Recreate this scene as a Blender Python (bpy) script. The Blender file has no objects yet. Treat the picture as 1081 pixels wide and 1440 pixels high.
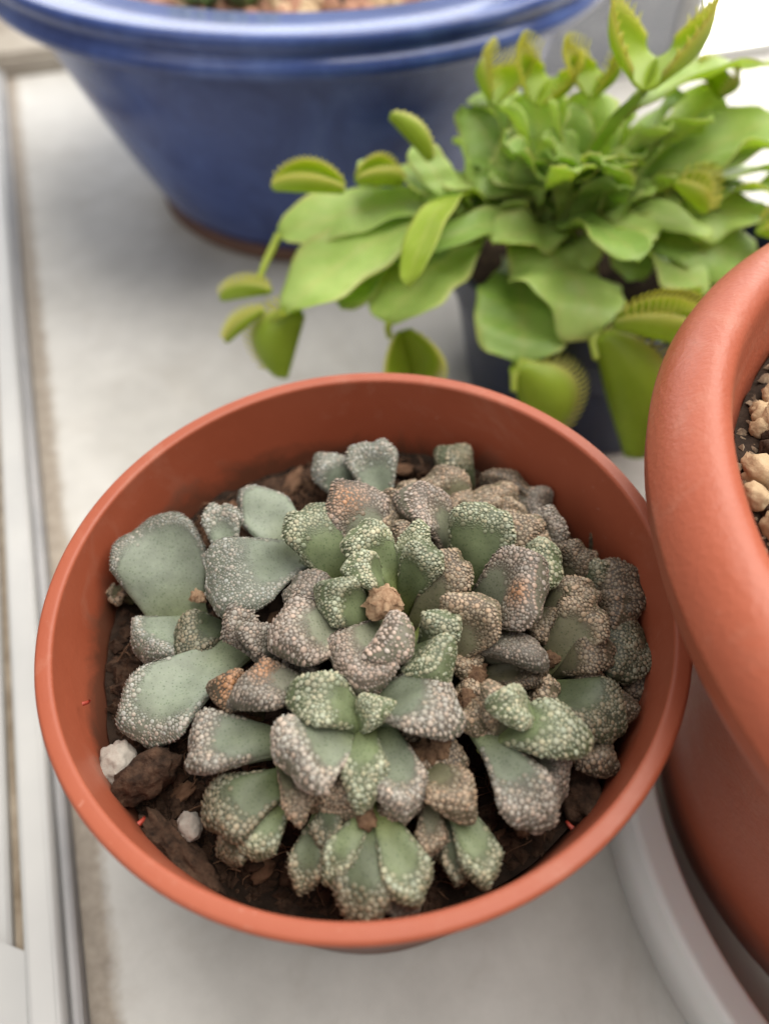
import bpy, bmesh, math, random
import numpy as np
from mathutils import Vector, Matrix, noise

random.seed(7)
RNG = np.random.default_rng(11)
S = bpy.context.scene
COL = S.collection

# ------------------------------------------------------------------ camera, light, exposure
F_PX = 1080.0
PITCH = math.radians(51.33)
CAM = np.array([0.00416, -0.0729, 0.1980])
cd = bpy.data.cameras.new("camera")
cam = bpy.data.objects.new("camera", cd)
COL.objects.link(cam)
cam.location = CAM
cam.rotation_euler = (math.pi / 2 - PITCH, 0, 0)
cd.sensor_fit = 'VERTICAL'
cd.sensor_height = 36.0
cd.lens = 36.0 * F_PX / 1440.0
cd.clip_start = 0.01
cd.clip_end = 20
cd.dof.use_dof = True
cd.dof.focus_distance = 0.132
cd.dof.aperture_fstop = 8.6
S.camera = cam

w = bpy.data.worlds.new("World")
S.world = w
w.use_nodes = True
w.node_tree.nodes["Background"].inputs[0].default_value = (1.0, 0.985, 0.965, 1)
w.node_tree.nodes["Background"].inputs[1].default_value = 0.31


def area(name, loc, target, sx, sy, power, color):
    ld = bpy.data.lights.new(name, 'AREA')
    ld.shape = 'RECTANGLE'
    ld.size, ld.size_y = sx, sy
    ld.energy = power
    ld.color = color
    o = bpy.data.objects.new(name, ld)
    COL.objects.link(o)
    o.location = loc
    d = Vector(target) - Vector(loc)
    o.rotation_euler = d.to_track_quat('-Z', 'Y').to_euler()
    return o


area("window_light", (0.42, 0.32, 1.22), (0.0, 0.05, 0.06), 1.4, 1.4, 38.0, (1.0, 0.955, 0.885))
area("fill_light", (-0.75, -0.70, 0.95), (0.05, 0.0, 0.05), 1.0, 1.0, 5.0, (1.0, 0.97, 0.93))  # added fill lamp, no source there; brightens the saucer and big pot body
area("back_window_light", (0.10, 1.05, 0.44), (0.0, 0.1, 0.05), 1.5, 0.55, 7.0, (0.95, 0.97, 1.0))

S.view_settings.view_transform = 'Standard'
S.view_settings.look = 'None'
S.view_settings.exposure = 0.0
S.view_settings.gamma = 1.0
S.view_settings.use_curve_mapping = False
S.cycles.use_denoising = True
S.cycles.max_bounces = 8

# ------------------------------------------------------------------ helpers
RT = np.array([1.0, 0, 0])
FW = np.array([0, math.cos(PITCH), -math.sin(PITCH)])
UP = np.cross(RT, FW)


def at(px, py, z):
    """measured spot in the photograph -> point at height z above the sill"""
    d = (px - 540.5) / F_PX * RT - (py - 720) / F_PX * UP + FW
    return CAM + d * ((z - CAM[2]) / d[2])


def in_view(p, m=30):
    d = np.asarray(p, float) - CAM
    z = d @ FW
    return -m < 540.5 + F_PX * (d @ RT) / z < 1081 + m and -m < 720 - F_PX * (d @ UP) / z < 1440 + m


def depth(p):
    return float((np.asarray(p) - CAM) @ FW)


def nrm(v):
    v = np.asarray(v, float)
    return v / (np.linalg.norm(v) + 1e-12)


def tag(o, label=None, cat=None, group=None, kind=None):
    if label: o["label"] = label
    if cat: o["category"] = cat
    if group: o["group"] = group
    if kind: o["kind"] = kind
    return o


def empty(name, loc, label, cat, group=None):
    o = bpy.data.objects.new(name, None)
    COL.objects.link(o)
    o.location = loc
    o.empty_display_size = 0.01
    return tag(o, label, cat, group)


def wloc(o):
    p = Vector((0, 0, 0))
    while o is not None:
        p = p + o.location
        o = o.parent
    return np.array(p)


def mesh_obj(name, verts, faces, mat, parent=None, origin=None, smooth=True, cols=None, recalc=False):
    """verts in world space; the object origin is put at `origin`, local to its parent"""
    verts = np.asarray(verts, float)
    if origin is None:
        origin = wloc(parent) if parent is not None else np.zeros(3)
    origin = np.asarray(origin, float)
    me = bpy.data.meshes.new(name)
    me.from_pydata((verts - origin).tolist(), [], faces)
    if cols is not None:
        a = me.color_attributes.new("Col", 'FLOAT_COLOR', 'POINT')
        c = np.ones((len(verts), 4), np.float32)
        c[:, :3] = cols
        a.data.foreach_set("color", c.ravel())
    if recalc:
        bm = bmesh.new()
        bm.from_mesh(me)
        bmesh.ops.recalc_face_normals(bm, faces=bm.faces[:])
        bm.to_mesh(me)
        bm.free()
    me.polygons.foreach_set("use_smooth", [smooth] * len(me.polygons))
    me.materials.append(mat)
    me.update()
    o = bpy.data.objects.new(name, me)
    COL.objects.link(o)
    if parent is not None:
        o.parent = parent
        o.location = origin - wloc(parent)
    else:
        o.location = origin
    return o


def lathe(profile, n=128, closed=False, centre=(0, 0, 0), shear=None):
    """revolve (r, z) points"""
    prof = np.array(profile, float)
    m = len(prof)
    ang = np.linspace(0, 2 * np.pi, n, endpoint=False)
    V = np.zeros((m, n, 3))
    V[:, :, 0] = prof[:, 0:1] * np.cos(ang)
    V[:, :, 1] = prof[:, 0:1] * np.sin(ang)
    V[:, :, 2] = prof[:, 1:2]
    if shear:
        V[:, :, 2] += shear(V[:, :, 0], V[:, :, 1], V[:, :, 2])
    V = V.reshape(-1, 3) + np.array(centre)
    Fc = []
    for i in range(m - 1 + (1 if closed else 0)):
        a, b = i * n, ((i + 1) % m) * n
        for j in range(n):
            k = (j + 1) % n
            Fc.append((a + j, a + k, b + k, b + j))
    if not closed:
        if prof[0, 0] > 1e-6: Fc.append(tuple(range(n - 1, -1, -1)))
        if prof[-1, 0] > 1e-6: Fc.append(tuple((m - 1) * n + j for j in range(n)))
    return V, Fc


def arc(cr, cz, r, a0, a1, k):
    """profile arc round (cr, cz), degrees"""
    return [(cr + r * math.cos(math.radians(a0 + (a1 - a0) * i / k)), cz + r * math.sin(math.radians(a0 + (a1 - a0) * i / k))) for i in range(k + 1)]


# ---- materials
def nodes_of(name):
    m = bpy.data.materials.new(name)
    m.use_nodes = True
    nt = m.node_tree
    return m, nt, nt.nodes["Principled BSDF"]


def N(nt, t, **kw):
    n = nt.nodes.new(t)
    for k, v in kw.items():
        if k in n.inputs.keys():
            n.inputs[k].default_value = v
        else:
            setattr(n, k, v)
    return n


def ramp(nt, src, stops):
    r = nt.nodes.new('ShaderNodeValToRGB')
    el = r.color_ramp.elements
    while len(el) < len(stops): el.new(0.5)
    for e, (p, c) in zip(el, stops):
        e.position = p
        e.color = (c[0], c[1], c[2], 1) if hasattr(c, '__len__') else (c, c, c, 1)
    nt.links.new(src, r.inputs[0])
    return r


def mix(nt, fac, a, b, blend='MIX'):
    m = nt.nodes.new('ShaderNodeMix')
    m.data_type = 'RGBA'
    m.blend_type = blend
    for inp, v in ((m.inputs[0], fac), (m.inputs[6], a), (m.inputs[7], b)):
        if isinstance(v, (int, float)): inp.default_value = v
        elif isinstance(v, tuple): inp.default_value = (*v, 1)
        else: nt.links.new(v, inp)
    return m.outputs[2]


def obj_noise(nt, scale, detail=4, rough=0.6, dist=0.0):
    tc = nt.nodes.new('ShaderNodeTexCoord')
    n = N(nt, 'ShaderNodeTexNoise', Scale=scale, Detail=detail, Roughness=rough, Distortion=dist)
    nt.links.new(tc.outputs['Object'], n.inputs['Vector'])
    return n


def bump(nt, bsdf, h, strength, dist):
    b = N(nt, 'ShaderNodeBump', Strength=strength, Distance=dist)
    nt.links.new(h, b.inputs['Height'])
    nt.links.new(b.outputs[0], bsdf.inputs['Normal'])
    return b


def two_tone(name, c1, c2, scale, rough=0.6, bump_s=0.0, bump_scale=None, bump_d=0.0005, spec=0.5, detail=4, coat=0.0):
    m, nt, b = nodes_of(name)
    n = obj_noise(nt, scale, detail)
    r = ramp(nt, n.outputs['Fac'], [(0.3, c1), (0.7, c2)])
    nt.links.new(r.outputs[0], b.inputs['Base Color'])
    b.inputs['Roughness'].default_value = rough
    b.inputs['Specular IOR Level'].default_value = spec
    b.inputs['Coat Weight'].default_value = coat
    if bump_s:
        n2 = obj_noise(nt, bump_scale or scale * 4, 5)
        bump(nt, b, n2.outputs['Fac'], bump_s, bump_d)
    return m


def leaf_mat(name, dots):
    m, nt, b = nodes_of(name)
    at_ = N(nt, 'ShaderNodeVertexColor', layer_name="Col")
    n = obj_noise(nt, 260, 5)
    r = ramp(nt, n.outputs['Fac'], [(0.3, 0.78), (0.7, 1.18)])
    c = mix(nt, 1.0, at_.outputs[0], r.outputs[0], 'MULTIPLY')
    if dots:
        tc = nt.nodes.new('ShaderNodeTexCoord')
        v = N(nt, 'ShaderNodeTexVoronoi', Scale=1700.0)
        nt.links.new(tc.outputs['Object'], v.inputs['Vector'])
        rr = ramp(nt, v.outputs['Distance'], [(0.14, 0.75), (0.34, 0.0)])
        c = mix(nt, rr.outputs[0], c, mix(nt, 1.0, c, (0.45, 0.55, 0.42), 'MULTIPLY'))
    nt.links.new(c, b.inputs['Base Color'])
    b.inputs['Roughness'].default_value = 0.52
    b.inputs['Specular IOR Level'].default_value = 0.4
    b.inputs['Subsurface Weight'].default_value = 0.08
    b.inputs['Subsurface Radius'].default_value = (0.5, 0.6, 0.25)
    b.inputs['Subsurface Scale'].default_value = 0.001
    n2 = obj_noise(nt, 1500, 3)
    bump(nt, b, n2.outputs['Fac'], 0.35, 0.0002)
    return m


M = {}
M['leaf'] = leaf_mat('succulent_skin', True)
M['wart'] = leaf_mat('succulent_wart', False)
M['wart'].node_tree.nodes["Principled BSDF"].inputs['Roughness'].default_value = 0.45


def plastic(name, c1, c2, rough, bscale, bstr, bdist, soil_line=False):
    m, nt, b = nodes_of(name)
    n = obj_noise(nt, 22, 5)
    r = ramp(nt, n.outputs['Fac'], [(0.3, c1), (0.72, c2)])
    # pale lime and dust specks
    n3 = obj_noise(nt, 900, 2, 0.5)
    sp = ramp(nt, n3.outputs['Fac'], [(0.70, 0.0), (0.78, 0.35)])
    n4 = obj_noise(nt, 45, 4, 0.6)
    msk = ramp(nt, n4.outputs['Fac'], [(0.45, 0.0), (0.65, 1.0)])
    f = N(nt, 'ShaderNodeMath', operation='MULTIPLY')
    nt.links.new(sp.outputs[0], f.inputs[0])
    nt.links.new(msk.outputs[0], f.inputs[1])
    c = mix(nt, f.outputs[0], r.outputs[0], (0.60, 0.36, 0.28))
    n5 = obj_noise(nt, 55, 6, 0.7, 1.2)
    dm = ramp(nt, n5.outputs['Fac'], [(0.52, 0.0), (0.75, 0.28)])
    c = mix(nt, dm.outputs[0], c, (0.46, 0.24, 0.17))      # dried water and dust film
    if soil_line:
        tc = nt.nodes.new('ShaderNodeTexCoord')
        sx = nt.nodes.new('ShaderNodeSeparateXYZ')
        nt.links.new(tc.outputs['Object'], sx.inputs[0])
        md = N(nt, 'ShaderNodeMath', operation='MULTIPLY_ADD')
        nt.links.new(n5.outputs['Fac'], md.inputs[0])
        md.inputs[1].default_value = -0.016
        nt.links.new(sx.outputs[2], md.inputs[2])
        mz = N(nt, 'ShaderNodeMapRange')
        nt.links.new(md.outputs[0], mz.inputs[0])
        for i_, v_ in enumerate((0.0605, 0.0660, 0.75, 0.0)): mz.inputs[i_ + 1].default_value = v_
        c = mix(nt, mz.outputs[0], c, (0.075, 0.035, 0.02))   # soil smeared on the wall
    nt.links.new(c, b.inputs['Base Color'])
    rr = ramp(nt, n4.outputs['Fac'], [(0.3, rough - 0.06), (0.7, rough + 0.1)])
    nt.links.new(rr.outputs[0], b.inputs['Roughness'])
    b.inputs['Specular IOR Level'].default_value = 0.4
    n2 = obj_noise(nt, bscale, 3)
    bump(nt, b, n2.outputs['Fac'], bstr, bdist)
    return m


M['terra'] = plastic('terracotta_plastic', (0.29, 0.066, 0.031), (0.35, 0.088, 0.043), 0.45, 600, 0.25, 0.0002, True)
M['terra_big'] = plastic('terracotta_plastic_satin', (0.34, 0.080, 0.040), (0.40, 0.104, 0.054), 0.40, 900, 0.5, 0.0003)
M['soil'] = two_tone('potting_soil', (0.009, 0.006, 0.004), (0.042, 0.026, 0.018), 260, 0.95, 0.9, 700, 0.001, 0.2)
M['bark'] = two_tone('bark', (0.016, 0.009, 0.006), (0.095, 0.054, 0.034), 420, 0.9, 0.9, 900, 0.0008, 0.2)
M['fibre'] = two_tone('peat_fibre', (0.07, 0.035, 0.02), (0.20, 0.115, 0.07), 300, 0.9, 0.4, 900, 0.0004, 0.2)
M['dry'] = two_tone('dry_petal', (0.18, 0.095, 0.05), (0.48, 0.33, 0.21), 600, 0.8, 0.6, 1100, 0.0004, 0.3)
M['perlite'] = two_tone('perlite', (0.26, 0.235, 0.205), (0.45, 0.41, 0.36), 300, 0.9, 0.6, 700, 0.0006, 0.3)
M['pumice'] = two_tone('pumice', (0.34, 0.23, 0.13), (0.62, 0.47, 0.30), 160, 0.85, 0.7, 600, 0.0007, 0.3)
M['marble'] = None

# ------------------------------------------------------------------ the sill, rail and window
SD = nrm([-0.327, 0.945, 0])          # along the sill
SV = np.array([SD[1], -SD[0], 0])     # across it, away from the rail


def sill_pt(s, u, z=0.0):
    return SV * s + SD * u + np.array([0, 0, z])


def sill_material():
    m, nt, b = nodes_of('sill_stone')
    n = obj_noise(nt, 7, 6, 0.6, 0.8)
    r = ramp(nt, n.outputs['Fac'], [(0.25, (0.43, 0.415, 0.385)), (0.5, (0.55, 0.535, 0.505)), (0.78, (0.63, 0.617, 0.59))])
    n2 = obj_noise(nt, 60, 6, 0.7)
    r2 = ramp(nt, n2.outputs['Fac'], [(0.3, 0.90), (0.7, 1.06)])
    c = mix(nt, 1.0, r.outputs[0], r2.outputs[0], 'MULTIPLY')
    n6 = obj_noise(nt, 26, 7, 0.72, 1.5)
    st = ramp(nt, n6.outputs['Fac'], [(0.50, 0.0), (0.60, 0.10), (0.63, 0.16), (0.66, 0.04), (0.8, 0.10)])
    c = mix(nt, st.outputs[0], c, (0.30, 0.25, 0.19))        # water marks
    # brown dirt that gathers along the rail: distance from the rail edge, torn up by noise
    tc = nt.nodes.new('ShaderNodeTexCoord')
    dt = N(nt, 'ShaderNodeVectorMath', operation='DOT_PRODUCT')
    nt.links.new(tc.outputs['Object'], dt.inputs[0])
    dt.inputs[1].default_value = tuple(SV)
    n3 = obj_noise(nt, 130, 5, 0.65)
    mm = N(nt, 'ShaderNodeMath', operation='MULTIPLY_ADD')
    nt.links.new(n3.outputs['Fac'], mm.inputs[0])
    mm.inputs[1].default_value = 0.006
    nt.links.new(dt.outputs['Value'], mm.inputs[2])
    mr = N(nt, 'ShaderNodeMapRange')
    nt.links.new(mm.outputs[0], mr.inputs[0])
    mr.inputs[1].default_value = -0.0665
    mr.inputs[2].default_value = -0.0632
    mr.inputs[3].default_value = 0.78
    mr.inputs[4].default_value = 0.0
    n4 = obj_noise(nt, 300, 4)
    dc = ramp(nt, n4.outputs['Fac'], [(0.3, (0.17, 0.125, 0.085)), (0.7, (0.33, 0.27, 0.205))])
    c = mix(nt, mr.outputs[0], c, dc.outputs[0])
    nt.links.new(c, b.inputs['Base Color'])
    b.inputs['Roughness'].default_value = 0.55
    b.inputs['Specular IOR Level'].default_value = 0.3
    bump(nt, b, n2.outputs['Fac'], 0.05, 0.0005)
    return m


U0, U1 = -0.35, 0.47
SILL_S0, SILL_S1 = -0.0742, 0.62


def slab(name, s0, s1, u0, u1, z0, z1, mat, parent=None, bev=0.0008):
    bm = bmesh.new()
    bmesh.ops.create_cube(bm, size=1)
    for v in bm.verts:
        p = sill_pt(s0 if v.co.x < 0 else s1, u0 if v.co.y < 0 else u1, z0 if v.co.z < 0 else z1)
        v.co = p
    if bev:
        bmesh.ops.bevel(bm, geom=bm.edges[:], offset=bev, segments=2, affect='EDGES')
    bmesh.ops.recalc_face_normals(bm, faces=bm.faces[:])
    me = bpy.data.meshes.new(name)
    bm.to_mesh(me)
    bm.free()
    me.materials.append(mat)
    o = bpy.data.objects.new(name, me)
    COL.objects.link(o)
    if parent is not None:
        o.parent = parent
        o.location = -Vector(wloc(parent))
    return o


M['marble'] = sill_material()
tag(slab("sill", SILL_S0, SILL_S1, U0, U1, -0.03, 0.0, M['marble']), kind="structure")

# painted rail beside the sill: an extruded profile with two rounded ridges and a dirty groove
M['paint'] = two_tone('white_paint', (0.40, 0.40, 0.40), (0.52, 0.515, 0.50), 14, 0.32, 0.06, 120, 0.0004)
M['rail_side'] = two_tone('grey_seal', (0.30, 0.30, 0.31), (0.42, 0.41, 0.41), 40, 0.5, 0.1, 300, 0.0003)
M['dirt'] = two_tone('groove_dirt', (0.20, 0.15, 0.10), (0.42, 0.35, 0.27), 120, 0.9, 0.5, 500, 0.0005)
M['beige'] = two_tone('stained_plaster', (0.20, 0.165, 0.13), (0.46, 0.42, 0.36), 16, 0.8, 0.2, 90, 0.001, 0.3, 6)


def extrude(name, prof, u0, u1, mat, parent=None, k=1):
    prof = list(prof)
    V, Fc = [], []
    m = len(prof)
    for i in range(k + 1):
        u = u0 + (u1 - u0) * i / k
        for s, z in prof: V.append(sill_pt(s, u, z))
    for i in range(k):
        for j in range(m):
            a = i * m + j
            b2 = i * m + (j + 1) % m
            Fc.append((a, b2, b2 + m, a + m))
    Fc.append(tuple(range(m)))
    Fc.append(tuple(k * m + j for j in range(m - 1, -1, -1)))
    o = mesh_obj(name, V, Fc, mat, parent, smooth=False)
    bm = bmesh.new()
    bm.from_mesh(o.data)
    bmesh.ops.recalc_face_normals(bm, faces=bm.faces[:])
    bm.to_mesh(o.data)
    bm.free()
    return o


rail = empty("window_rail", sill_pt(-0.0806, 0.05, 0), "white painted metal window rail running along the dirty edge of the sill", "rail")
extrude("side_lip", [(-0.0768, -0.03), (-0.0744, -0.03), (-0.0744, 0.0035), (-0.0751, 0.0042), (-0.0761, 0.0042), (-0.0768, 0.0035)], U0, U1, M['rail_side'], rail)
ridge = [(-0.0846, -0.03), (-0.0770, -0.03), (-0.0770, 0.0055)] + arc(-0.0786, 0.0058, 0.0015, 10, 100, 5) + arc(-0.0832, 0.0066, 0.0013, 80, 180, 6) + [(-0.0846, 0.004)]
extrude("track_ridge", ridge, U0, U1, M['paint'], rail)
extrude("groove", [(-0.0881, -0.03), (-0.0848, -0.03), (-0.0848, 0.0012), (-0.0881, 0.0012)], U0, U1, M['dirt'], rail)
extrude("outer_ledge", [(-0.2356, -0.03), (-0.0883, -0.03), (-0.0883, 0.0030), (-0.0891, 0.0038), (-0.2356, 0.0038)], U0, U1, M['paint'], rail)
p0, p1 = at(-30, 1312, 0.0065), at(49, 1343, 0.0065)
ed = nrm(p1 - p0)
sh = np.array([ed[1], -ed[0], 0])
Vc = []
for z in (0.004, 0.0065):
    for q in (p0 - ed * 0.05, p1, sill_pt(-0.0851, -0.30, 0), sill_pt(-0.22, -0.30, 0)):
        Vc.append(np.array([q[0], q[1], z]))
mesh_obj("corner_plate", Vc, [(0, 3, 2, 1), (4, 5, 6, 7), (0, 1, 5, 4), (1, 2, 6, 5), (2, 3, 7, 6), (3, 0, 4, 7)], M['paint'], rail, smooth=False)

# stained window reveal beyond the end of the sill, and the window with its insect screen
tag(slab("window_reveal", -0.40, 0.02, U1 + 0.001, U1 + 0.22, -0.03, 0.012, M['beige'], bev=0.003),
    "stained beige masonry ledge where the sill ends behind the blue pot", "ledge")
M['wire'] = two_tone('grey_wire', (0.16, 0.17, 0.20), (0.24, 0.25, 0.28), 90, 0.6)
WU = 0.352
scr = empty("insect_screen", sill_pt(0.245, WU, 0), "grey woven insect screen standing behind the flytrap beside the bright window", "screen")
wv, wf = [], []


def wire_box(s0, s1, z0, z1, t):
    b0 = len(wv)
    for u in (WU - t, WU + t):
        for s, z in ((s0, z0), (s1, z0), (s1, z1), (s0, z1)): wv.append(sill_pt(s, u, z))
    wf.extend([tuple(b0 + i for i in f) for f in ((0, 3, 2, 1), (4, 5, 6, 7), (0, 1, 5, 4), (1, 2, 6, 5), (2, 3, 7, 6), (3, 0, 4, 7))])


for i in range(50):
    s = 0.188 + i * 0.0024
    wire_box(s, s + 0.0012, 0.006, 0.20, 0.0004)
for i in range(80):
    z = 0.006 + i * 0.0024
    wire_box(0.188, 0.308, z, z + 0.0012, 0.0006)
tag(mesh_obj("wire_mesh", wv, wf, M['wire'], scr, smooth=False), kind="stuff")
slab("frame", 0.184, 0.312, WU - 0.003, WU + 0.003, 0.0, 0.006, M['paint'], scr)
for s in (0.180, 0.3085):
    slab("frame", s, s + 0.0035, WU - 0.003, WU + 0.003, 0.0, 0.206, M['paint'], scr)
mp, nt, b = nodes_of('bright_window_glass')
b.inputs['Base Color'].default_value = (0.9, 0.9, 0.88, 1)
b.inputs['Emission Color'].default_value = (1.0, 0.97, 0.90, 1)
b.inputs['Emission Strength'].default_value = 4.0
win = empty("window", sill_pt(0.46, WU, 0), "overexposed bright window pane standing at the end of the sill", "window")
slab("pane", 0.322, 0.60, WU - 0.002, WU + 0.002, 0.008, 0.40, mp, win)
slab("frame", 0.314, 0.606, WU - 0.004, WU + 0.004, 0.0, 0.008, M['paint'], win)
slab("frame", 0.314, 0.3215, WU - 0.004, WU + 0.004, 0.0085, 0.40, M['paint'], win)

# ------------------------------------------------------------------ the small terracotta pot
ZR = 0.087       # mean height of its rim
RO = 0.0550


def pot_shear(x, y, z):
    return z / ZR * x * 0.0452


def rim_z(x, y):
    return ZR + x * 0.0452


pot = empty("terracotta_plant_pot", (0, 0, 0), "small terracotta coloured plastic pot holding the warty rosette succulent", "plant pot")
prof = [(0.0405, 0.0), (0.0415, 0.0012), (0.0478, 0.062), (0.0495, 0.0635), (0.0503, 0.0645), (0.0541, 0.0835)]
prof += arc(RO - 0.0008, ZR - 0.0008, 0.0008, -10, 90, 5)
prof += arc(RO - 0.0022, ZR - 0.0008, 0.0008, 88, 185, 5)
prof += [(0.0514, 0.082), (0.0494, 0.068), (0.0478, 0.060), (0.0440, 0.012), (0.0430, 0.003), (0.0, 0.003)]
V, Fc = lathe([(0.0, 0.0)] + prof, 192, shear=pot_shear)
mesh_obj("wall", V, Fc, M['terra'], pot, recalc=True)


def rock(name, c, size, rot, mat, parent=None, seed=0, rough=0.25, sub=2, label=None, cat=None, group=None, freq=2.0):
    bm = bmesh.new()
    bmesh.ops.create_icosphere(bm, subdivisions=sub, radius=1)
    off = Vector((seed * 3.7, seed * 1.3, seed * 7.1))
    R = Matrix.Rotation(rot[2], 3, 'Z') @ Matrix.Rotation(rot[1], 3, 'Y') @ Matrix.Rotation(rot[0], 3, 'X')
    for v in bm.verts:
        d = noise.noise(v.co * freq + off) * rough + noise.noise(v.co * freq * 2.7 + off) * rough * 0.5
        q = v.co * (1 + d)
        v.co = R @ Vector((q.x * size[0], q.y * size[1], q.z * size[2]))
    for f in bm.faces: f.smooth = True
    me = bpy.data.meshes.new(name)
    bm.to_mesh(me)
    bm.free()
    me.materials.append(mat)
    o = bpy.data.objects.new(name, me)
    COL.objects.link(o)
    o.location = Vector(c) - (Vector(wloc(parent)) if parent else Vector((0, 0, 0)))
    if parent: o.parent = parent
    if label: tag(o, label, cat, group)
    return o


def soil_height(x, y):
    r = math.hypot(x, y)
    h = rim_z(x, y) - 0.0195
    h += 0.0075 * max(0.0, 1 - (r / 0.040) ** 2)
    h += 0.0022 * noise.noise(Vector((x * 90, y * 90, 1.7))) + 0.0016 * noise.noise(Vector((x * 260, y * 260, 4.0))) + 0.0008 * noise.noise(Vector((x * 700, y * 700, 9.0)))
    # hollow at the front left and by the right hand wall
    h -= 0.0045 * math.exp(-(((x + 0.012) / 0.012) ** 2 + ((y + 0.040) / 0.012) ** 2))
    h -= 0.0040 * math.exp(-(((x - 0.040) / 0.012) ** 2 + ((y + 0.020) / 0.014) ** 2))
    return h


def soil_disc(name, R, cx, cy, hf, mat, nr=60, na=150):
    V, Fc = [(cx, cy, hf(cx, cy))], []
    for i in range(1, nr + 1):
        for j in range(na):
            a = 2 * math.pi * j / na
            x, y = cx + R * i / nr * math.cos(a), cy + R * i / nr * math.sin(a)
            V.append((x, y, hf(x, y)))
    for j in range(na):
        Fc.append((0, 1 + j, 1 + (j + 1) % na))
    for i in range(nr - 1):
        for j in range(na):
            a, k = 1 + i * na, (j + 1) % na
            Fc.append((a + j, a + na + j, a + na + k, a + k))
    return mesh_obj(name, V, Fc, mat, origin=(cx, cy, 0))


tag(soil_disc("potting_soil", 0.0488, 0, 0, soil_height, M['soil']), "dark brown peaty soil filling the small terracotta pot", "soil", kind="stuff")

# ------------------------------------------------------------------ the warty succulent
PAL = {  # leaf base, leaf end, tissue between the warts, warts
    'g': ((0.24, 0.28, 0.085), (0.152, 0.186, 0.094), (0.082, 0.098, 0.052), (0.35, 0.35, 0.245)),
    'b': ((0.23, 0.26, 0.14), (0.200, 0.230, 0.172), (0.128, 0.138, 0.106), (0.345, 0.325, 0.285)),
    'p': ((0.21, 0.24, 0.11), (0.19, 0.20, 0.138), (0.112, 0.088, 0.066), (0.37, 0.295, 0.245)),
    't': ((0.20, 0.20, 0.095), (0.165, 0.155, 0.095), (0.098, 0.072, 0.047), (0.32, 0.24, 0.165)),
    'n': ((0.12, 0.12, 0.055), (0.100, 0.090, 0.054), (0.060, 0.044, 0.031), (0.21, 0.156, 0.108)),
    'w': ((0.20, 0.235, 0.11), (0.157, 0.180, 0.125), (0.110, 0.092, 0.072), (0.375, 0.325, 0.272)),
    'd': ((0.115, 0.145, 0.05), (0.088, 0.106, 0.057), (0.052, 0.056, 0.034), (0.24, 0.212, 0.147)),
    's': ((0.18, 0.19, 0.10), (0.152, 0.150, 0.112), (0.098, 0.080, 0.063), (0.28, 0.233, 0.192)),
}

PB = np.array([0.0, 0.0, ZR - 0.014])
plant = empty("warty_succulent", PB, "clump of grey green rosette leaves with pale warts on their tips in the small pot", "succulent")


def dome(nseg=7):
    rings = [(-0.3, 1.0), (0.42, 0.86), (0.80, 0.46)]
    V = []
    for z, r in rings:
        for j in range(nseg):
            a = 2 * math.pi * j / nseg
            V.append((r * math.cos(a), r * math.sin(a), z))
    V.append((0, 0, 0.92))
    Fc = []
    for i in range(len(rings) - 1):
        for j in range(nseg):
            k = (j + 1) % nseg
            Fc.append((i * nseg + j, i * nseg + k, (i + 1) * nseg + k, (i + 1) * nseg + j))
    t = (len(rings) - 1) * nseg
    for j in range(nseg):
        Fc.append((t + j, t + (j + 1) % nseg, len(V) - 1))
    return np.array(V), np.array([f if len(f) == 4 else (*f, -1) for f in Fc])


DV, DF = dome()


def smooth01(x):
    x = np.clip(x, 0, 1)
    return x * x * (3 - 2 * x)


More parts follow.
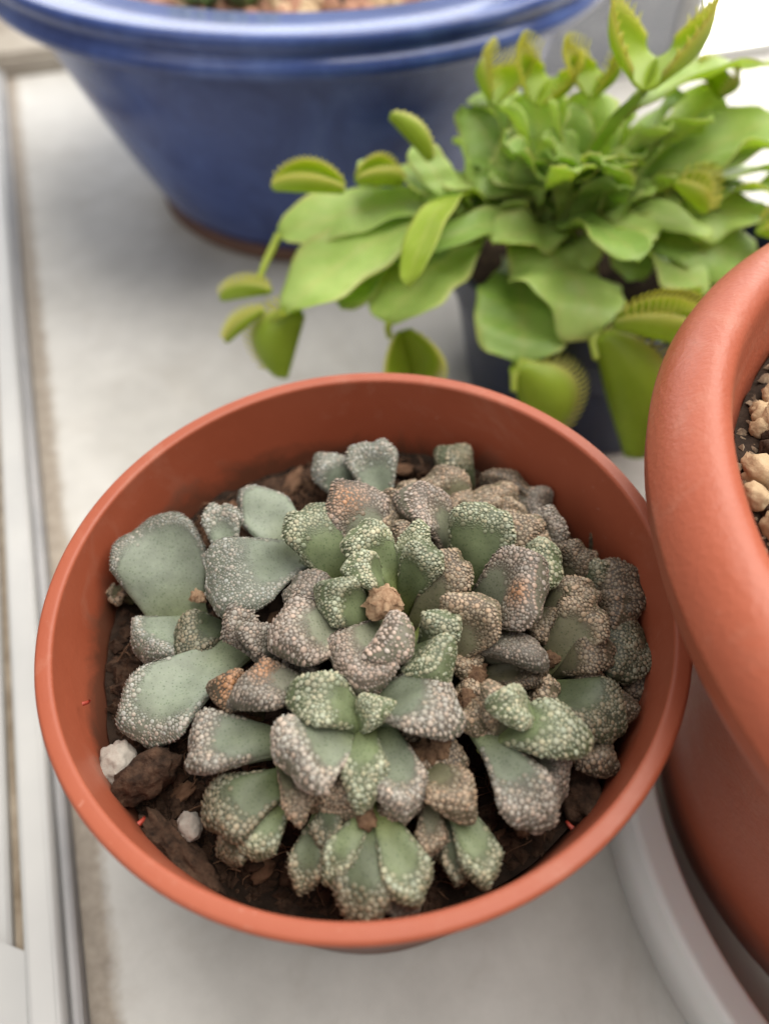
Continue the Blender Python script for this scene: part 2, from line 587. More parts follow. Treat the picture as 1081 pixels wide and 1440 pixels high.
def leaf(bp, tp, wpx, col, cov=0.42, roll=0.0, arch=0.10, fan=0.16, big=0.12, ws=1.0, spot=None, thick=1.0, base=0.34, cup=0.20, seed=None):
    """one leaf from its base (photo x, y, mm above rim) to the middle of its tip; wpx is the tip width"""
    cov = cov * (0.60 if col == 'w' else 0.72)
    if col == 'w': ws *= 0.86
    fan = min(fan * 1.55, 0.36)
    rng = np.random.default_rng(seed if seed is not None else int(bp[0] * 7 + bp[1] * 13 + tp[0] * 3 + tp[1]))
    B = at(bp[0], bp[1], ZR + bp[2] * 1e-3)
    T = at(tp[0], tp[1], ZR + tp[2] * 1e-3)
    W = wpx * depth(T) / F_PX * 0.60
    ax = nrm(T - B)
    B = B - ax * 0.0035                      # root it inside the clump
    L = np.linalg.norm(T - B)
    up = np.array([0, 0, 1.0])
    n0 = nrm(up - (up @ ax) * ax)
    sd = np.cross(ax, n0)
    r = math.radians(roll)
    n0 = math.cos(r) * n0 + math.sin(r) * sd
    sd = np.cross(ax, n0)
    ctrl = (B + T) / 2 + n0 * arch * L
    TH = min(0.46 * W * 2, 0.0045) * thick
    ph = rng.uniform(0, 6.28, 4)
    curl = rng.uniform(-0.45, 0.22)
    arch = arch * rng.uniform(0.6, 1.6)
    ctrl = (B + T) / 2 + n0 * arch * L
    s0 = 0.84

    def flare(t):
        x = np.clip(t / 0.86, 0, 1)
        return 0.30 * smooth01(x) + 0.70 * x ** 2.0

    def surf(s, u, side, lift=0.0):
        """s 0..1 along, u -1..1 across, side +1 upper / -1 lower"""
        s = np.asarray(s, float)
        u = np.asarray(u, float)
        edge = 1 - fan * np.abs(u) ** 2.5 + 0.04 * np.sin(u * 4.0 + ph[0]) * s + 0.012 * np.sin(u * 10 + ph[1]) * s
        t = s * edge
        P = ((1 - t) ** 2)[..., None] * B + (2 * t * (1 - t))[..., None] * ctrl + (t ** 2)[..., None] * T
        wd = W * (base + (1 - base) * flare(t)) * (1 + 0.03 * np.sin(t * 9 + ph[2]))
        e = np.clip((s - s0) / (1 - s0), 0, 1)
        th = TH * np.sqrt(np.clip(1 - np.abs(u) ** 2.6, 0, 1)) * np.sqrt(np.clip(1 - e ** 2.2, 0, 1))
        th = th * (0.85 + 0.35 * t)
        upper = th * 0.42 - (cup * W) * (1 - u * u) * 0.6 + cup * W * u * u * 0.4
        lower = -th * (0.58 + 0.35 * (1 - np.abs(u))) - (cup * W) * (1 - u * u) * 0.6 + cup * W * u * u * 0.4
        off = np.where(side > 0, upper, lower) + lift + (0.03 + 0.10 * t * t) * W * np.sin(u * 3.2 + t * 5 + ph[3]) + curl * W * smooth01((t - 0.6) / 0.4) ** 2
        return P + (u * wd)[..., None] * sd + off[..., None] * n0

    ns, nu = 26, 16
    ss = 1 - (1 - np.linspace(0, 1, ns + 1)) ** 1.5
    uu = np.sin(np.linspace(-1, 1, nu + 1) * math.pi / 2)
    SG, UG = np.meshgrid(ss, uu, indexing='ij')
    top = surf(SG, UG, np.ones_like(SG))
    bot = surf(SG, UG, -np.ones_like(SG))
    V = np.concatenate([top.reshape(-1, 3), bot.reshape(-1, 3)])
    m = (ns + 1) * (nu + 1)
    Fc = []
    q = nu + 1
    for i in range(ns):
        for j in range(nu):
            a = i * q + j
            Fc.append((a, a + q, a + q + 1, a + 1))
            Fc.append((m + a, m + a + 1, m + a + q + 1, m + a + q))
        for j, fl in ((0, False), (nu, True)):
            a = i * q + j
            Fc.append((a, a + q, m + a + q, m + a) if fl else (a, m + a, m + a + q, a + q))
    for j in range(nu):
        a = ns * q + j
        Fc.append((a, m + a, m + a + 1, a + 1))
    c0, c1, cg, cw = [np.array(c) for c in PAL[col]]
    cscale = rng.uniform(0.78, 1.08)
    # leaf colours: yellow green at the root, its own tone further out, darker between the warts
    k1 = smooth01(SG / 0.55)[..., None]
    def zone(s, u):
        """signed depth into the warty crescent along the end and the shoulders of the leaf"""
        wob = 0.04 * np.sin(u * 6 + ph[1]) + 0.03 * np.sin(s * 17 + u * 9 + ph[0])
        a = s - (1 - cov * (0.75 + 0.25 * u * u))
        b = np.minimum((np.abs(u) - (1 - 0.62 * cov)) * 0.9, s - (1 - cov * 1.75))
        return np.maximum(a, b) + wob * cov

    k2 = smooth01(zone(SG, UG) / 0.10 + 0.5)[..., None]
    body = c0 * (1 - k1) + c1 * k1
    cc = (body * (1 - k2) + cg * k2) * cscale
    cbot = body * (1 - k2 * 0.6) + cg * k2 * 0.6
    lf = mesh_obj("leaf", V, Fc, M['leaf'], plant, origin=B, cols=np.concatenate([cc.reshape(-1, 3), cbot.reshape(-1, 3) * cscale]), recalc=True)

    # warts: packed domes on the end of the upper side, over the rim and a little way down the back
    pts, nr_, rad = [], [], []
    rb = 0.000245 * ws
    nc = 7000
    us = rng.uniform(-1, 1, nc)
    s_ = 1 - rng.uniform(0, 1, nc) * np.minimum(cov * 1.8, 0.9)
    sides = np.where(rng.uniform(0, 1, nc) < 0.66, 1.0, -1.0)
    # some sit right on the rim
    rim = rng.uniform(0, 1, nc) < 0.08
    s_ = np.where(rim, 1.0, s_)
    dist = zone(s_, us)
    keep = np.where(sides > 0, dist > rng.uniform(-0.05, 0.03, nc), dist > cov * 0.35)
    us, s_, sides, dist = us[keep], s_[keep], sides[keep], dist[keep]
    P0 = surf(s_, us, sides)
    Pa = surf(np.clip(s_ - 0.02, 0, 1), us, sides)
    Pb = surf(s_, np.clip(us - 0.02, -1, 1), sides)
    Pc = surf(s_, np.clip(us + 0.02, -1, 1), sides)
    nn = np.cross(P0 - Pa, Pc - Pb) * (-sides[:, None])
    ln = np.linalg.norm(nn, axis=1, keepdims=True)
    nn = np.where(ln > 1e-14, nn / np.maximum(ln, 1e-14), n0)
    # on the rim the normal turns outward
    e = np.clip((s_ - 0.9) / 0.1, 0, 1) ** 2
    eu = np.clip((np.abs(us) - 0.85) / 0.15, 0, 1) ** 2
    nn = nn * (1 - 0.8 * np.maximum(e, eu))[:, None] + ax * (e * 0.9)[:, None] + sd * (np.sign(us) * eu * 0.9)[:, None]
    nn /= np.linalg.norm(nn, axis=1, keepdims=True)
    size = rb * np.clip(rng.lognormal(-0.06, 0.22, len(us)), 0.6, 1.5) * (0.55 + 0.45 * smooth01((dist + 0.02) / (cov * 0.35)))
    isbig = rng.uniform(0, 1, len(us)) < big * 0.16
    size = np.where(isbig, rb * rng.uniform(1.4, 2.3, len(us)), size)
    order = np.argsort(-size)
    AP = np.zeros((0, 3))
    AR = np.zeros(0)
    sel = []
    bufP = np.zeros((1100, 3))
    bufR = np.zeros(1100)
    cnt = 0
    for i in order:
        if cnt:
            d2 = ((bufP[:cnt] - P0[i]) ** 2).sum(1)
            if (d2 < ((bufR[:cnt] + size[i]) * 0.76) ** 2).any(): continue
        bufP[cnt] = P0[i]
        bufR[cnt] = size[i]
        cnt += 1
        sel.append(i)
        if cnt >= 1100: break
    if not sel: return lf
    sel = np.array(sel)
    P, Nn, Rr = P0[sel], nn[sel], size[sel]
    aux = np.where(np.abs(Nn[:, 2:3]) < 0.9, np.array([[0, 0, 1.0]]), np.array([[1.0, 0, 0]]))
    X = np.cross(aux, Nn)
    X /= np.linalg.norm(X, axis=1, keepdims=True)
    Y = np.cross(Nn, X)
    hgt = rng.uniform(0.20, 0.35, len(sel)) * np.where(isbig[sel], 1.1, 1.0)
    WV = P[:, None, :] + Rr[:, None, None] * (DV[None, :, 0:1] * X[:, None] + DV[None, :, 1:2] * Y[:, None] + (DV[None, :, 2:3] * hgt[:, None, None]) * Nn[:, None])
    nv = len(DV)
    WF = []
    for i in range(len(sel)):
        o = i * nv
        WF.extend([tuple(int(x) + o for x in f if x >= 0) for f in DF])
    pale = np.clip((Rr / rb - 0.75) / 0.8, 0, 1)
    tone = rng.uniform(0.80, 1.10, len(sel)) * (0.74 + 0.42 * pale) * (0.72 + 0.28 * smooth01((dist[sel] + 0.03) / (cov * 0.5)))
    hue = rng.uniform(-1, 1, len(sel))
    wc = cw[None] * tone[:, None] * (1 + np.stack([0.07 * hue, -0.02 * hue, -0.07 * hue], 1))
    own = {'g': 0.42, 'd': 0.45, 'b': 0.38, 's': 0.25, 'w': 0.15}.get(col, 0.1) * (1 - pale)
    green = np.clip((1 - smooth01((dist[sel] + 0.03) / (cov * 0.6))) * 0.45 + own, 0, 0.8)[:, None]
    wc = wc * (1 - green) + (c1 * 1.35 * tone[:, None] ** 0.5) * green
    if spot is not None:                       # sun scorch
        SP = surf(np.array([spot[0]]), np.array([spot[1]]), np.array([1.0]))[0]
        dd = np.linalg.norm(P - SP, axis=1) / (W * spot[2])
        kk = (np.clip(1.25 - dd, 0, 1) ** 0.7)[:, None] * 0.85
        wc = wc * (1 - kk) + np.array([0.36, 0.17, 0.075]) * tone[:, None] * kk
    WC = np.repeat(wc, nv, axis=0).reshape(-1, nv, 3)
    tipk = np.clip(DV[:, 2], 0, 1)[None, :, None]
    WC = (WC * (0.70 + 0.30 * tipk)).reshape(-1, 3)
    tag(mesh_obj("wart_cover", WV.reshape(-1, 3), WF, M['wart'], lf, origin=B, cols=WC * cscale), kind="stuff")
    return lf


LEAVES = [
    # centre rosette
    ((478, 828, -8), (428, 712, 4), 84, 'g', dict(cov=0.40)),
    ((530, 800, -9), (487, 680, 4), 92, 'p', dict(cov=0.48, spot=(0.86, -0.15, 0.55))),
    ((547, 818, -4), (503, 742, 6), 70, 'g', dict(cov=0.40)),
    ((530, 832, -3), (508, 790, 6), 56, 'g', dict(cov=0.22, ws=0.8)),
    ((512, 875, -4), (462, 830, 5), 74, 'g', dict(cov=0.32, roll=-25, ws=0.85)),
    ((505, 893, -5), (385, 890, 2), 112, 'p', dict(cov=0.46, ws=1.1)),
    ((470, 855, -7), (423, 818, 1), 62, 's', dict(cov=0.6)),
    ((548, 890, -4), (488, 950, 1), 112, 'p', dict(cov=0.55, roll=10)),
    ((536, 920, -6), (546, 884, 5), 86, 'p', dict(cov=0.85, roll=8, arch=0.0, ws=1.1)),
    ((578, 815, -6), (568, 742, 3), 50, 't', dict(cov=0.5)),
    ((568, 830, -6), (588, 742, 5), 50, 'g', dict(cov=0.36, ws=0.9)),
    ((575, 838, -6), (603, 768, 5), 62, 'g', dict(cov=0.36, ws=0.9, roll=12)),
    ((622, 778, -8), (590, 688, 4), 78, 'p', dict(cov=0.55, roll=25)),
    ((570, 780, -9), (550, 698, 1), 62, 't', dict(cov=0.5)),
    ((592, 868, -8), (645, 785, 3), 64, 't', dict(cov=0.42, roll=18)),
    ((630, 925, -8), (680, 842, 4), 90, 't', dict(cov=0.52, roll=14)),
    ((602, 918, -5), (628, 866, 4), 58, 'g', dict(cov=0.5, roll=20)),
    ((588, 902, -6), (608, 930, 3), 92, 'g', dict(cov=0.75, roll=25, arch=-0.05)),
    # behind
    ((535, 715, -14), (517, 618, -3), 68, 'b', dict(cov=0.5, ws=1.0)),
    ((482, 700, -15), (456, 640, -7), 60, 'b', dict(cov=0.4)),
    ((650, 690, -17), (638, 634, -6), 70, 'd', dict(cov=0.6)),
    ((640, 738, -13), (615, 666, -3), 84, 't', dict(cov=0.30)),
    ((702, 740, -14), (690, 682, -6), 70, 't', dict(cov=0.4)),
    ((700, 722, -17), (722, 668, -9), 80, 'n', dict(cov=0.7)),
    # right of the centre
    ((648, 818, -9), (690, 712, 5), 92, 'g', dict(cov=0.30, roll=12)),
    ((690, 792, -11), (735, 728, 0), 64, 't', dict(cov=0.5, roll=10)),
    ((672, 862, -8), (748, 812, 6), 122, 'p', dict(cov=0.50, roll=20, spot=(0.9, 0.2, 0.3))),
    ((712, 825, -10), (772, 782, 2), 80, 'g', dict(cov=0.34, roll=8)),
    ((752, 795, -13), (778, 718, -3), 58, 's', dict(cov=0.5)),
    ((785, 835, -13), (818, 765, -4), 58, 'n', dict(cov=0.5)),
    ((768, 872, -11), (822, 824, -2), 56, 't', dict(cov=0.4)),
    ((772, 930, -11), (838, 852, 0), 74, 't', dict(cov=0.30, roll=14)),
    ((828, 855, -13), (888, 812, -4), 88, 'n', dict(cov=0.8, big=0.3)),
    ((812, 832, -12), (850, 794, -5), 46, 'd', dict(cov=0.4)),
    ((908, 922, -14), (868, 880, -5), 72, 'd', dict(cov=0.8)),
    ((902, 900, -14), (874, 938, -6), 62, 'd', dict(cov=0.8)),
    ((868, 965, -16), (916, 950, -9), 74, 'n', dict(cov=0.8, big=0.3)),
    ((778, 975, -11), (856, 998, -3), 92, 'd', dict(cov=0.26, roll=-8)),
    ((788, 1050, -14), (858, 1068, -8), 66, 'n', dict(cov=0.6, big=0.4)),
    ((664, 918, -7), (762, 914, 1), 56, 's', dict(cov=0.75, ws=0.75, roll=-20)),
    ((672, 958, -10), (770, 946, -4), 48, 'n', dict(cov=0.45, ws=0.8)),
    ((788, 942, -12), (842, 905, -3), 64, 'n', dict(cov=0.4)),
    ((705, 1035, -8), (700, 975, 2), 58, 't', dict(cov=0.55)),
    ((742, 1020, -5), (712, 985, 4), 62, 'g', dict(cov=0.6)),
    ((702, 1040, -7), (808, 1018, 2), 90, 'g', dict(cov=0.42, roll=-6, big=0.3, ws=1.1)),
    ((712, 1058, -10), (790, 1112, -6), 92, 's', dict(cov=0.36)),
    ((682, 1040, -7), (762, 1152, -3), 84, 'w', dict(cov=0.58, big=0.6, ws=1.1)),
    ((735, 778, -12), (754, 748, -3), 52, 't', dict(cov=0.6)),
    ((798, 802, -15), (828, 786, -7), 46, 'n', dict(cov=0.6)),
    ((842, 884, -14), (870, 848, -5), 60, 'n', dict(cov=0.6)),
    ((762, 732, -16), (750, 694, -9), 58, 's', dict(cov=0.6)),
    ((850, 1012, -14), (872, 984, -6), 58, 'n', dict(cov=0.6)),
    ((802, 884, -13), (808, 832, -3), 52, 't', dict(cov=0.45)),
    ((842, 775, -16), (860, 745, -11), 44, 'n', dict(cov=0.5)),
    ((690, 765, -13), (668, 700, -4), 60, 't', dict(cov=0.4)),
    ((640, 1000, -9), (672, 1010, -2), 54, 't', dict(cov=0.7)),
    # front rosette
    ((528, 1002, -5), (632, 982, 3), 112, 'w', dict(cov=0.42, roll=-14, big=0.5, ws=1.15)),
    ((507, 1018, -5), (432, 968, 4), 78, 'g', dict(cov=0.42, big=0.4)),
    ((512, 1022, -5), (525, 988, 3), 52, 'g', dict(cov=0.6, ws=0.8)),
    ((492, 1038, -5), (398, 1072, 1), 118, 'w', dict(cov=0.46, big=0.7, ws=1.2)),
    ((515, 1035, -5), (510, 1104, 0), 68, 'g', dict(cov=0.38, big=0.3)),
    ((545, 1040, -6), (572, 1138, -3), 82, 'w', dict(cov=0.44, big=0.4)),
    ((428, 972, -6), (344, 962, 1), 78, 's', dict(cov=0.5, spot=(0.85, 0.5, 0.5))),
    ((350, 990, -9), (310, 962, -3), 62, 'n', dict(cov=0.7, spot=(0.9, 0.0, 0.8))),
    ((388, 1048, -9), (262, 1050, -4), 94, 'w', dict(cov=0.42, big=0.5, roll=8)),
    ((390, 1108, -10), (292, 1152, -8), 98, 'd', dict(cov=0.46, big=0.4)),
    ((390, 1148, -11), (345, 1196, -10), 68, 'g', dict(cov=0.5)),
    ((365, 1168, -13), (308, 1200, -13), 62, 'd', dict(cov=0.4)),
    ((402, 1092, -8), (424, 1142, -4), 40, 't', dict(cov=0.6)),
    ((502, 1092, -8), (478, 1130, -5), 78, 't', dict(cov=0.55)),
    ((472, 1130, -9), (452, 1192, -9), 46, 'd', dict(cov=0.5)),
    ((452, 1150, -11), (422, 1250, -12), 56, 'd', dict(cov=0.38)),
    ((507, 1160, -9), (460, 1232, -8), 52, 'g', dict(cov=0.42)),
    ((520, 1168, -10), (506, 1296, -9), 84, 'd', dict(cov=0.40, big=0.8)),
    ((543, 1160, -9), (586, 1264, -8), 78, 'g', dict(cov=0.40, big=0.4)),
    ((556, 1230, -14), (572, 1294, -14), 46, 's', dict(cov=0.3)),
    ((612, 1092, -7), (648, 1128, -2), 70, 't', dict(cov=0.55)),
    ((638, 1130, -10), (692, 1240, -9), 62, 'g', dict(cov=0.36)),
    ((634, 1150, -11), (648, 1240, -13), 48, 'd', dict(cov=0.42)),
    ((606, 1130, -9), (606, 1202, -9), 44, 't', dict(cov=0.5)),
    # smaller leaves tucked in between
    ((640, 985, -11), (664, 968, -4), 50, 't', dict(cov=0.8)),
    ((585, 1050, -10), (618, 1075, -5), 52, 't', dict(cov=0.7)),
    ((600, 1075, -11), (640, 1062, -5), 50, 'n', dict(cov=0.8)),
    ((470, 1100, -10), (440, 1128, -7), 46, 't', dict(cov=0.7)),
    ((560, 1120, -11), (545, 1160, -8), 46, 't', dict(cov=0.7)),
    ((590, 1110, -11), (618, 1150, -9), 44, 'n', dict(cov=0.7)),
    ((430, 1095, -11), (400, 1132, -9), 52, 'g', dict(cov=0.4)),
    ((455, 880, -9), (420, 905, -4), 58, 's', dict(cov=0.6)),
    ((400, 930, -11), (372, 905, -5), 52, 's', dict(cov=0.7)),
    ((440, 930, -10), (410, 950, -5), 50, 's', dict(cov=0.6)),
    ((640, 905, -9), (660, 945, -4), 48, 't', dict(cov=0.8)),
    ((560, 960, -10), (590, 1040, -6), 56, 't', dict(cov=0.6)),
    ((720, 900, -11), (745, 950, -7), 56, 'n', dict(cov=0.7)),
    ((735, 870, -11), (790, 885, -5), 56, 't', dict(cov=0.5)),
    ((790, 905, -13), (835, 930, -7), 52, 'n', dict(cov=0.7)),
    ((740, 985, -11), (775, 965, -5), 46, 't', dict(cov=0.8)),
    ((800, 960, -13), (840, 955, -7), 46, 'n', dict(cov=0.6)),
    ((660, 745, -12), (640, 690, -5), 52, 't', dict(cov=0.5)),
    ((720, 760, -13), (708, 705, -6), 52, 't', dict(cov=0.5)),
    ((600, 745, -12), (572, 680, -5), 54, 't', dict(cov=0.6)),
    ((745, 800, -12), (765, 760, -5), 48, 's', dict(cov=0.6)),
    ((690, 830, -11), (715, 790, -3), 50, 't', dict(cov=0.6)),
    ((470, 790, -11), (440, 775, -5), 46, 'g', dict(cov=0.5)),
    ((680, 1000, -9), (690, 1035, -4), 50, 't', dict(cov=0.8)),
    ((770, 1030, -13), (815, 1045, -8), 50, 'n', dict(cov=0.7)),
    ((540, 1190, -13), (548, 1275, -13), 50, 'd', dict(cov=0.4)),
    ((620, 1160, -13), (635, 1215, -13), 46, 'd', dict(cov=0.5)),
    ((480, 1150, -12), (485, 1200, -11), 44, 'd', dict(cov=0.5)),
    # large smooth leaves on the left
    ((250, 862, -17), (207, 728, -5), 132, 'b', dict(cov=0.22, fan=0.30, ws=0.8, big=0.05, base=0.5)),
    ((428, 788, -10), (302, 812, 0), 132, 'b', dict(cov=0.50, fan=0.18, ws=0.9, big=0.1)),
    ((322, 790, -11), (308, 706, -3), 50, 'b', dict(cov=0.5)),
    ((405, 765, -11), (345, 688, -6), 68, 'b', dict(cov=0.12, fan=0.3, base=0.8)),
    ((270, 884, -18), (196, 912, -12), 86, 'b', dict(cov=0.24, ws=0.8)),
    ((315, 892, -16), (258, 890, -9), 68, 'd', dict(cov=0.36)),
    ((332, 918, -13), (182, 1018, -9), 122, 'b', dict(cov=0.26, ws=0.95, big=0.2)),
    ((382, 930, -10), (318, 860, -2), 52, 's', dict(cov=0.6, roll=-20)),
    ((388, 930, -9), (352, 882, -1), 48, 's', dict(cov=0.6)),
]
for bp, tp, wd, cl, kw in LEAVES:
    leaf(bp, tp, wd, cl, **kw)


def crumple(name, px, py, mm, rpx, mat, seed, parent=plant, n=16, squash=0.8, open_=0.6):
    """dried flower: a ring of papery curled scales round a rough knob"""
    rng = np.random.default_rng(seed)
    c = at(px, py, ZR + mm * 1e-3)
    r = rpx * depth(c) / F_PX
    V, Fc = [], []
    for i in range(n):
        a = rng.uniform(0, 6.28)
        el = rng.uniform(0.1, 1.35)
        d = np.array([math.cos(a) * math.cos(el), math.sin(a) * math.cos(el), math.sin(el)])
        x = nrm(np.cross(d, [0.1, 0.2, 1]))
        y = np.cross(d, x)
        b0 = len(V)
        wd_ = r * rng.uniform(0.35, 0.6)
        cu = rng.uniform(0.2, 0.7)
        for j in range(5):
            for k in range(5):
                p, q2 = j / 4, (k / 4 - 0.5) * 2
                pt = c + d * r * (0.52 + 0.42 * p * open_) + x * wd_ * q2 * (1 - 0.6 * p * p) * (0.7 + 0.3 * open_) + y * wd_ * (1.7 * p - 0.8) - d * cu * r * (q2 * q2 + (p - .4) ** 2)
                V.append(pt + rng.normal(0, 0.045 * r, 3))
        for j in range(4):
            for k in range(4):
                q3 = b0 + j * 5 + k
                Fc.append((q3, q3 + 1, q3 + 6, q3 + 5))
    bm = bmesh.new()
    bmesh.ops.create_icosphere(bm, subdivisions=2, radius=1)
    b0 = len(V)
    for v in bm.verts:
        V.append(c + np.array(v.co) * r * 0.62 * (1 + 0.55 * noise.noise(v.co * 3 + Vector((seed, 0, 0)))) * np.array([1, 1, squash]))
    for f in bm.faces: Fc.append(tuple(b0 + v.index for v in f.verts))
    bm.free()
    return mesh_obj(name, V, Fc, mat, parent, origin=c, smooth=True)


M['dry2'] = two_tone('dry_leaf', (0.060, 0.030, 0.016), (0.21, 0.125, 0.072), 700, 0.85, 0.6, 1100, 0.0004, 0.3)
crumple("dried_flower", 541, 848, 2.0, 38, M['dry'], 1, n=30)
for i, (x, y, z, r, mt) in enumerate([(278, 840, -12, 18, 'dry'), (668, 950, -5, 30, 'dry2'), (655, 985, -4, 28, 'dry2'), (600, 1062, -6, 36, 'dry2'),
                                      (618, 1052, -5, 28, 'dry2'), (514, 1150, -6, 26, 'dry2'), (775, 925, -8, 24, 'dry2'), (690, 985, -5, 24, 'dry2'), (725, 975, -4, 18, 'dry2'), (560, 880, -7, 22, 'dry2')]):
    crumple("dried_flower" if mt == 'dry' else "dried_leaf", x, y, z - 1, r * 0.8, M[mt], 10 + i, n=18, open_=1.0)
# knotted stem under the rosettes
for i, (x, y, z, r) in enumerate([(540, 880, -15, 60), (515, 1060, -15, 60), (690, 970, -16, 62), (780, 880, -17, 50), (600, 800, -17, 55), (420, 900, -17, 50), (600, 1120, -17, 45)]):
    c = at(x, y, ZR + z * 1e-3)
    rr = r * depth(c) / F_PX
    rock("stem", c, (rr, rr, 0.006), (0, 0, i), M['dry2'], plant, seed=20 + i, rough=0.3, sub=3)
# tiny sprout by the wall
spb = at(166, 838, ZR - 0.017)
spr = empty("succulent_seedling", spb, "tiny green seedling beside the wall of the small pot", "seedling")
plant_keep, plant = plant, spr
for tp in ((150, 828, -15), (180, 828, -15), (165, 845, -15)):
    leaf((166, 836, -17), tp, 20, 't', cov=0.2, thick=0.8)
plant = plant_keep

# ------------------------------------------------------------------ bits lying on the soil of the small pot
rock("bark_chunk", at(204, 1092, ZR - 0.0150), (0.0062, 0.0034, 0.0030), (0.2, -0.25, 0.55), M['bark'], seed=3, rough=0.3, sub=4,
     label="large reddish brown bark chunk leaning beside the white stone", cat="bark")
rock("white_stone", at(167, 1076, ZR - 0.0165), (0.0030, 0.0038, 0.0028), (0.2, 0.1, 0.3), M['perlite'], seed=5, rough=0.3, sub=4, freq=1.4,
     label="white perlite stone against the wall of the small pot", cat="stone")
rock("grey_stone", at(268, 1162, ZR - 0.0175), (0.0020, 0.0024, 0.0020), (0, 0, 0.3), M['perlite'], seed=9, rough=0.25, sub=4, freq=1.4,
     label="small round pale stone between dark bark pieces at the succulent's front", cat="stone")
rock("bark_strip", at(255, 1205, ZR - 0.0185), (0.0088, 0.0026, 0.0024), (0.1, 0.1, -0.75), M['bark'], seed=12, rough=0.45, sub=4, freq=3,
     label="long dark fibrous bark strip along the front of the small pot", cat="bark")
rock("bark_lump", at(820, 1122, ZR - 0.0165), (0.0036, 0.0050, 0.0034), (0.1, 0.3, 0.2), M['bark'], seed=15, rough=0.35, sub=4,
     label="upright brown bark lump by the right foot of the succulent", cat="bark")
chips = [(248, 1105, -17, 40, 0.5), (240, 1130, -18, 34, 1.6), (365, 655, -16, 54, 0.2), (400, 645, -16, 50, 1.1), (345, 672, -17, 40, 2.0), (425, 660, -17, 44, .4),
         (575, 625, -17, 34, .3), (540, 615, -18, 26, 1.3), (600, 640, -17, 24, 0.1), (300, 690, -18, 26, .8), (180, 960, -18, 30, .4), (170, 900, -18, 26, 1.2), (205, 960, -17, 30, 2.2),
         (155, 990, -18, 22, .3), (310, 1140, -18, 28, 1.9), (360, 1235, -20, 36, .7), (400, 1225, -20, 30, 1.5), (330, 1260, -20, 26, .1), (760, 1190, -18, 38, 1.2), (720, 1215, -18, 34, .2),
         (790, 1170, -18, 28, 2.3), (700, 1180, -18, 30, .9), (860, 770, -18, 22, .5), (590, 1215, -19, 30, 1.0), (745, 1170, -17, 30, 1.8), (850, 1060, -18, 26, .6), (640, 1270, -19, 24, 2.6), (270, 860, -17, 26, 1.3), (215, 940, -17, 24, .1), (235, 1165, -19, 30, 1.0)]
for i, (x, y, z, r, a) in enumerate(chips):
    c = at(x, y, ZR + z * 1e-3)
    q = math.hypot(c[0], c[1])
    if q > 0.0435: c[:2] *= 0.0435 / q
    c[2] = soil_height(c[0], c[1]) + 0.0012
    rr = r * depth(c) / F_PX * 0.55
    rock("bark_chip", c, (rr, rr * 0.55, rr * 0.42), (random.uniform(-.5, .5), random.uniform(-.5, .5), a), M['bark'] if i % 3 else M['fibre'], seed=40 + i, rough=0.4, sub=3, freq=2.6,
         label=("small brown bark chip on the soil behind the succulent's leaves" if y < 700 else "small bark chip in the soil ahead of the succulent's front leaves" if y > 1100
                else "small bark chip between the succulent's side leaves and pot wall"), cat="bark chip",
         group="bark chips behind the succulent" if y < 700 else "bark chips before the succulent" if y > 1100 else "bark chips beside the succulent")

# crumbs and root fibres
cv, cf = [], []
for i in range(5200):
    a, r = random.uniform(0, 6.283), 0.0478 * math.sqrt(random.uniform(0.2, 1))
    x, y = r * math.cos(a), r * math.sin(a)
    z = soil_height(x, y)
    s = random.choice((0.0003, 0.0005, 0.0008, 0.0012, 0.0017)) * random.uniform(.7, 1.3)
    b0 = len(cv)
    for d in ((1, 0, 0), (-1, 0, 0), (0, 1, 0), (0, -1, 0), (0, 0, 1), (0, 0, -1)):
        cv.append((x + d[0] * s * random.uniform(.5, 1.4), y + d[1] * s * random.uniform(.5, 1.4), z + d[2] * s * random.uniform(.5, 1.2)))
    for f in ((0, 2, 4), (2, 1, 4), (1, 3, 4), (3, 0, 4), (2, 0, 5), (1, 2, 5), (3, 1, 5), (0, 3, 5)):
        cf.append(tuple(b0 + k for k in f))
tag(mesh_obj("soil_crumbs", cv, cf, M['bark'], smooth=False), "fine dark peat crumbs scattered over the soil of the small pot", "soil crumbs", kind="stuff")


def tube_path(pts, r0, r1, V, Fc, k=5):
    pts = [np.array(p) for p in pts]
    b0 = len(V)
    n = len(pts)
    for i, p in enumerate(pts):
        t = nrm(pts[min(i + 1, n - 1)] - pts[max(i - 1, 0)])
        x = nrm(np.cross(t, [0.3, 0.1, 1.0]))
        y = np.cross(t, x)
        r = r0 + (r1 - r0) * i / (n - 1)
        for j in range(k):
            a = 2 * math.pi * j / k
            V.append(p + x * r * math.cos(a) + y * r * math.sin(a))
    for i in range(n - 1):
        for j in range(k):
            q = (j + 1) % k
            Fc.append((b0 + i * k + j, b0 + i * k + q, b0 + (i + 1) * k + q, b0 + (i + 1) * k + j))


fv, ff = [], []
for i in range(800):
    a, r = random.uniform(0, 6.283), 0.047 * math.sqrt(random.uniform(0.25, 1))
    if i < 330:
        a = random.uniform(1.4, 2.6)
        r = random.uniform(0.034, 0.046)
    x, y = r * math.cos(a), r * math.sin(a)
    z = soil_height(x, y) + 0.0006
    d = random.uniform(0, 6.283)
    L = random.uniform(0.0015, 0.006)
    pts = []
    for j in range(5):
        d += random.uniform(-.5, .5)
        pts.append((x, y, z + random.uniform(0, 0.0007) + 0.0012 * math.sin(j / 4 * 3.14)))
        x += math.cos(d) * L / 4
        y += math.sin(d) * L / 4
        if math.hypot(x, y) > 0.0478: break
    if len(pts) > 2: tube_path(pts, random.uniform(.00008, .0002), .00006, fv, ff, 4)
tag(mesh_obj("peat_fibres", fv, ff, M['fibre'], smooth=True), "thin brown peat fibres over the soil of the small pot", "peat fibres", kind="stuff")

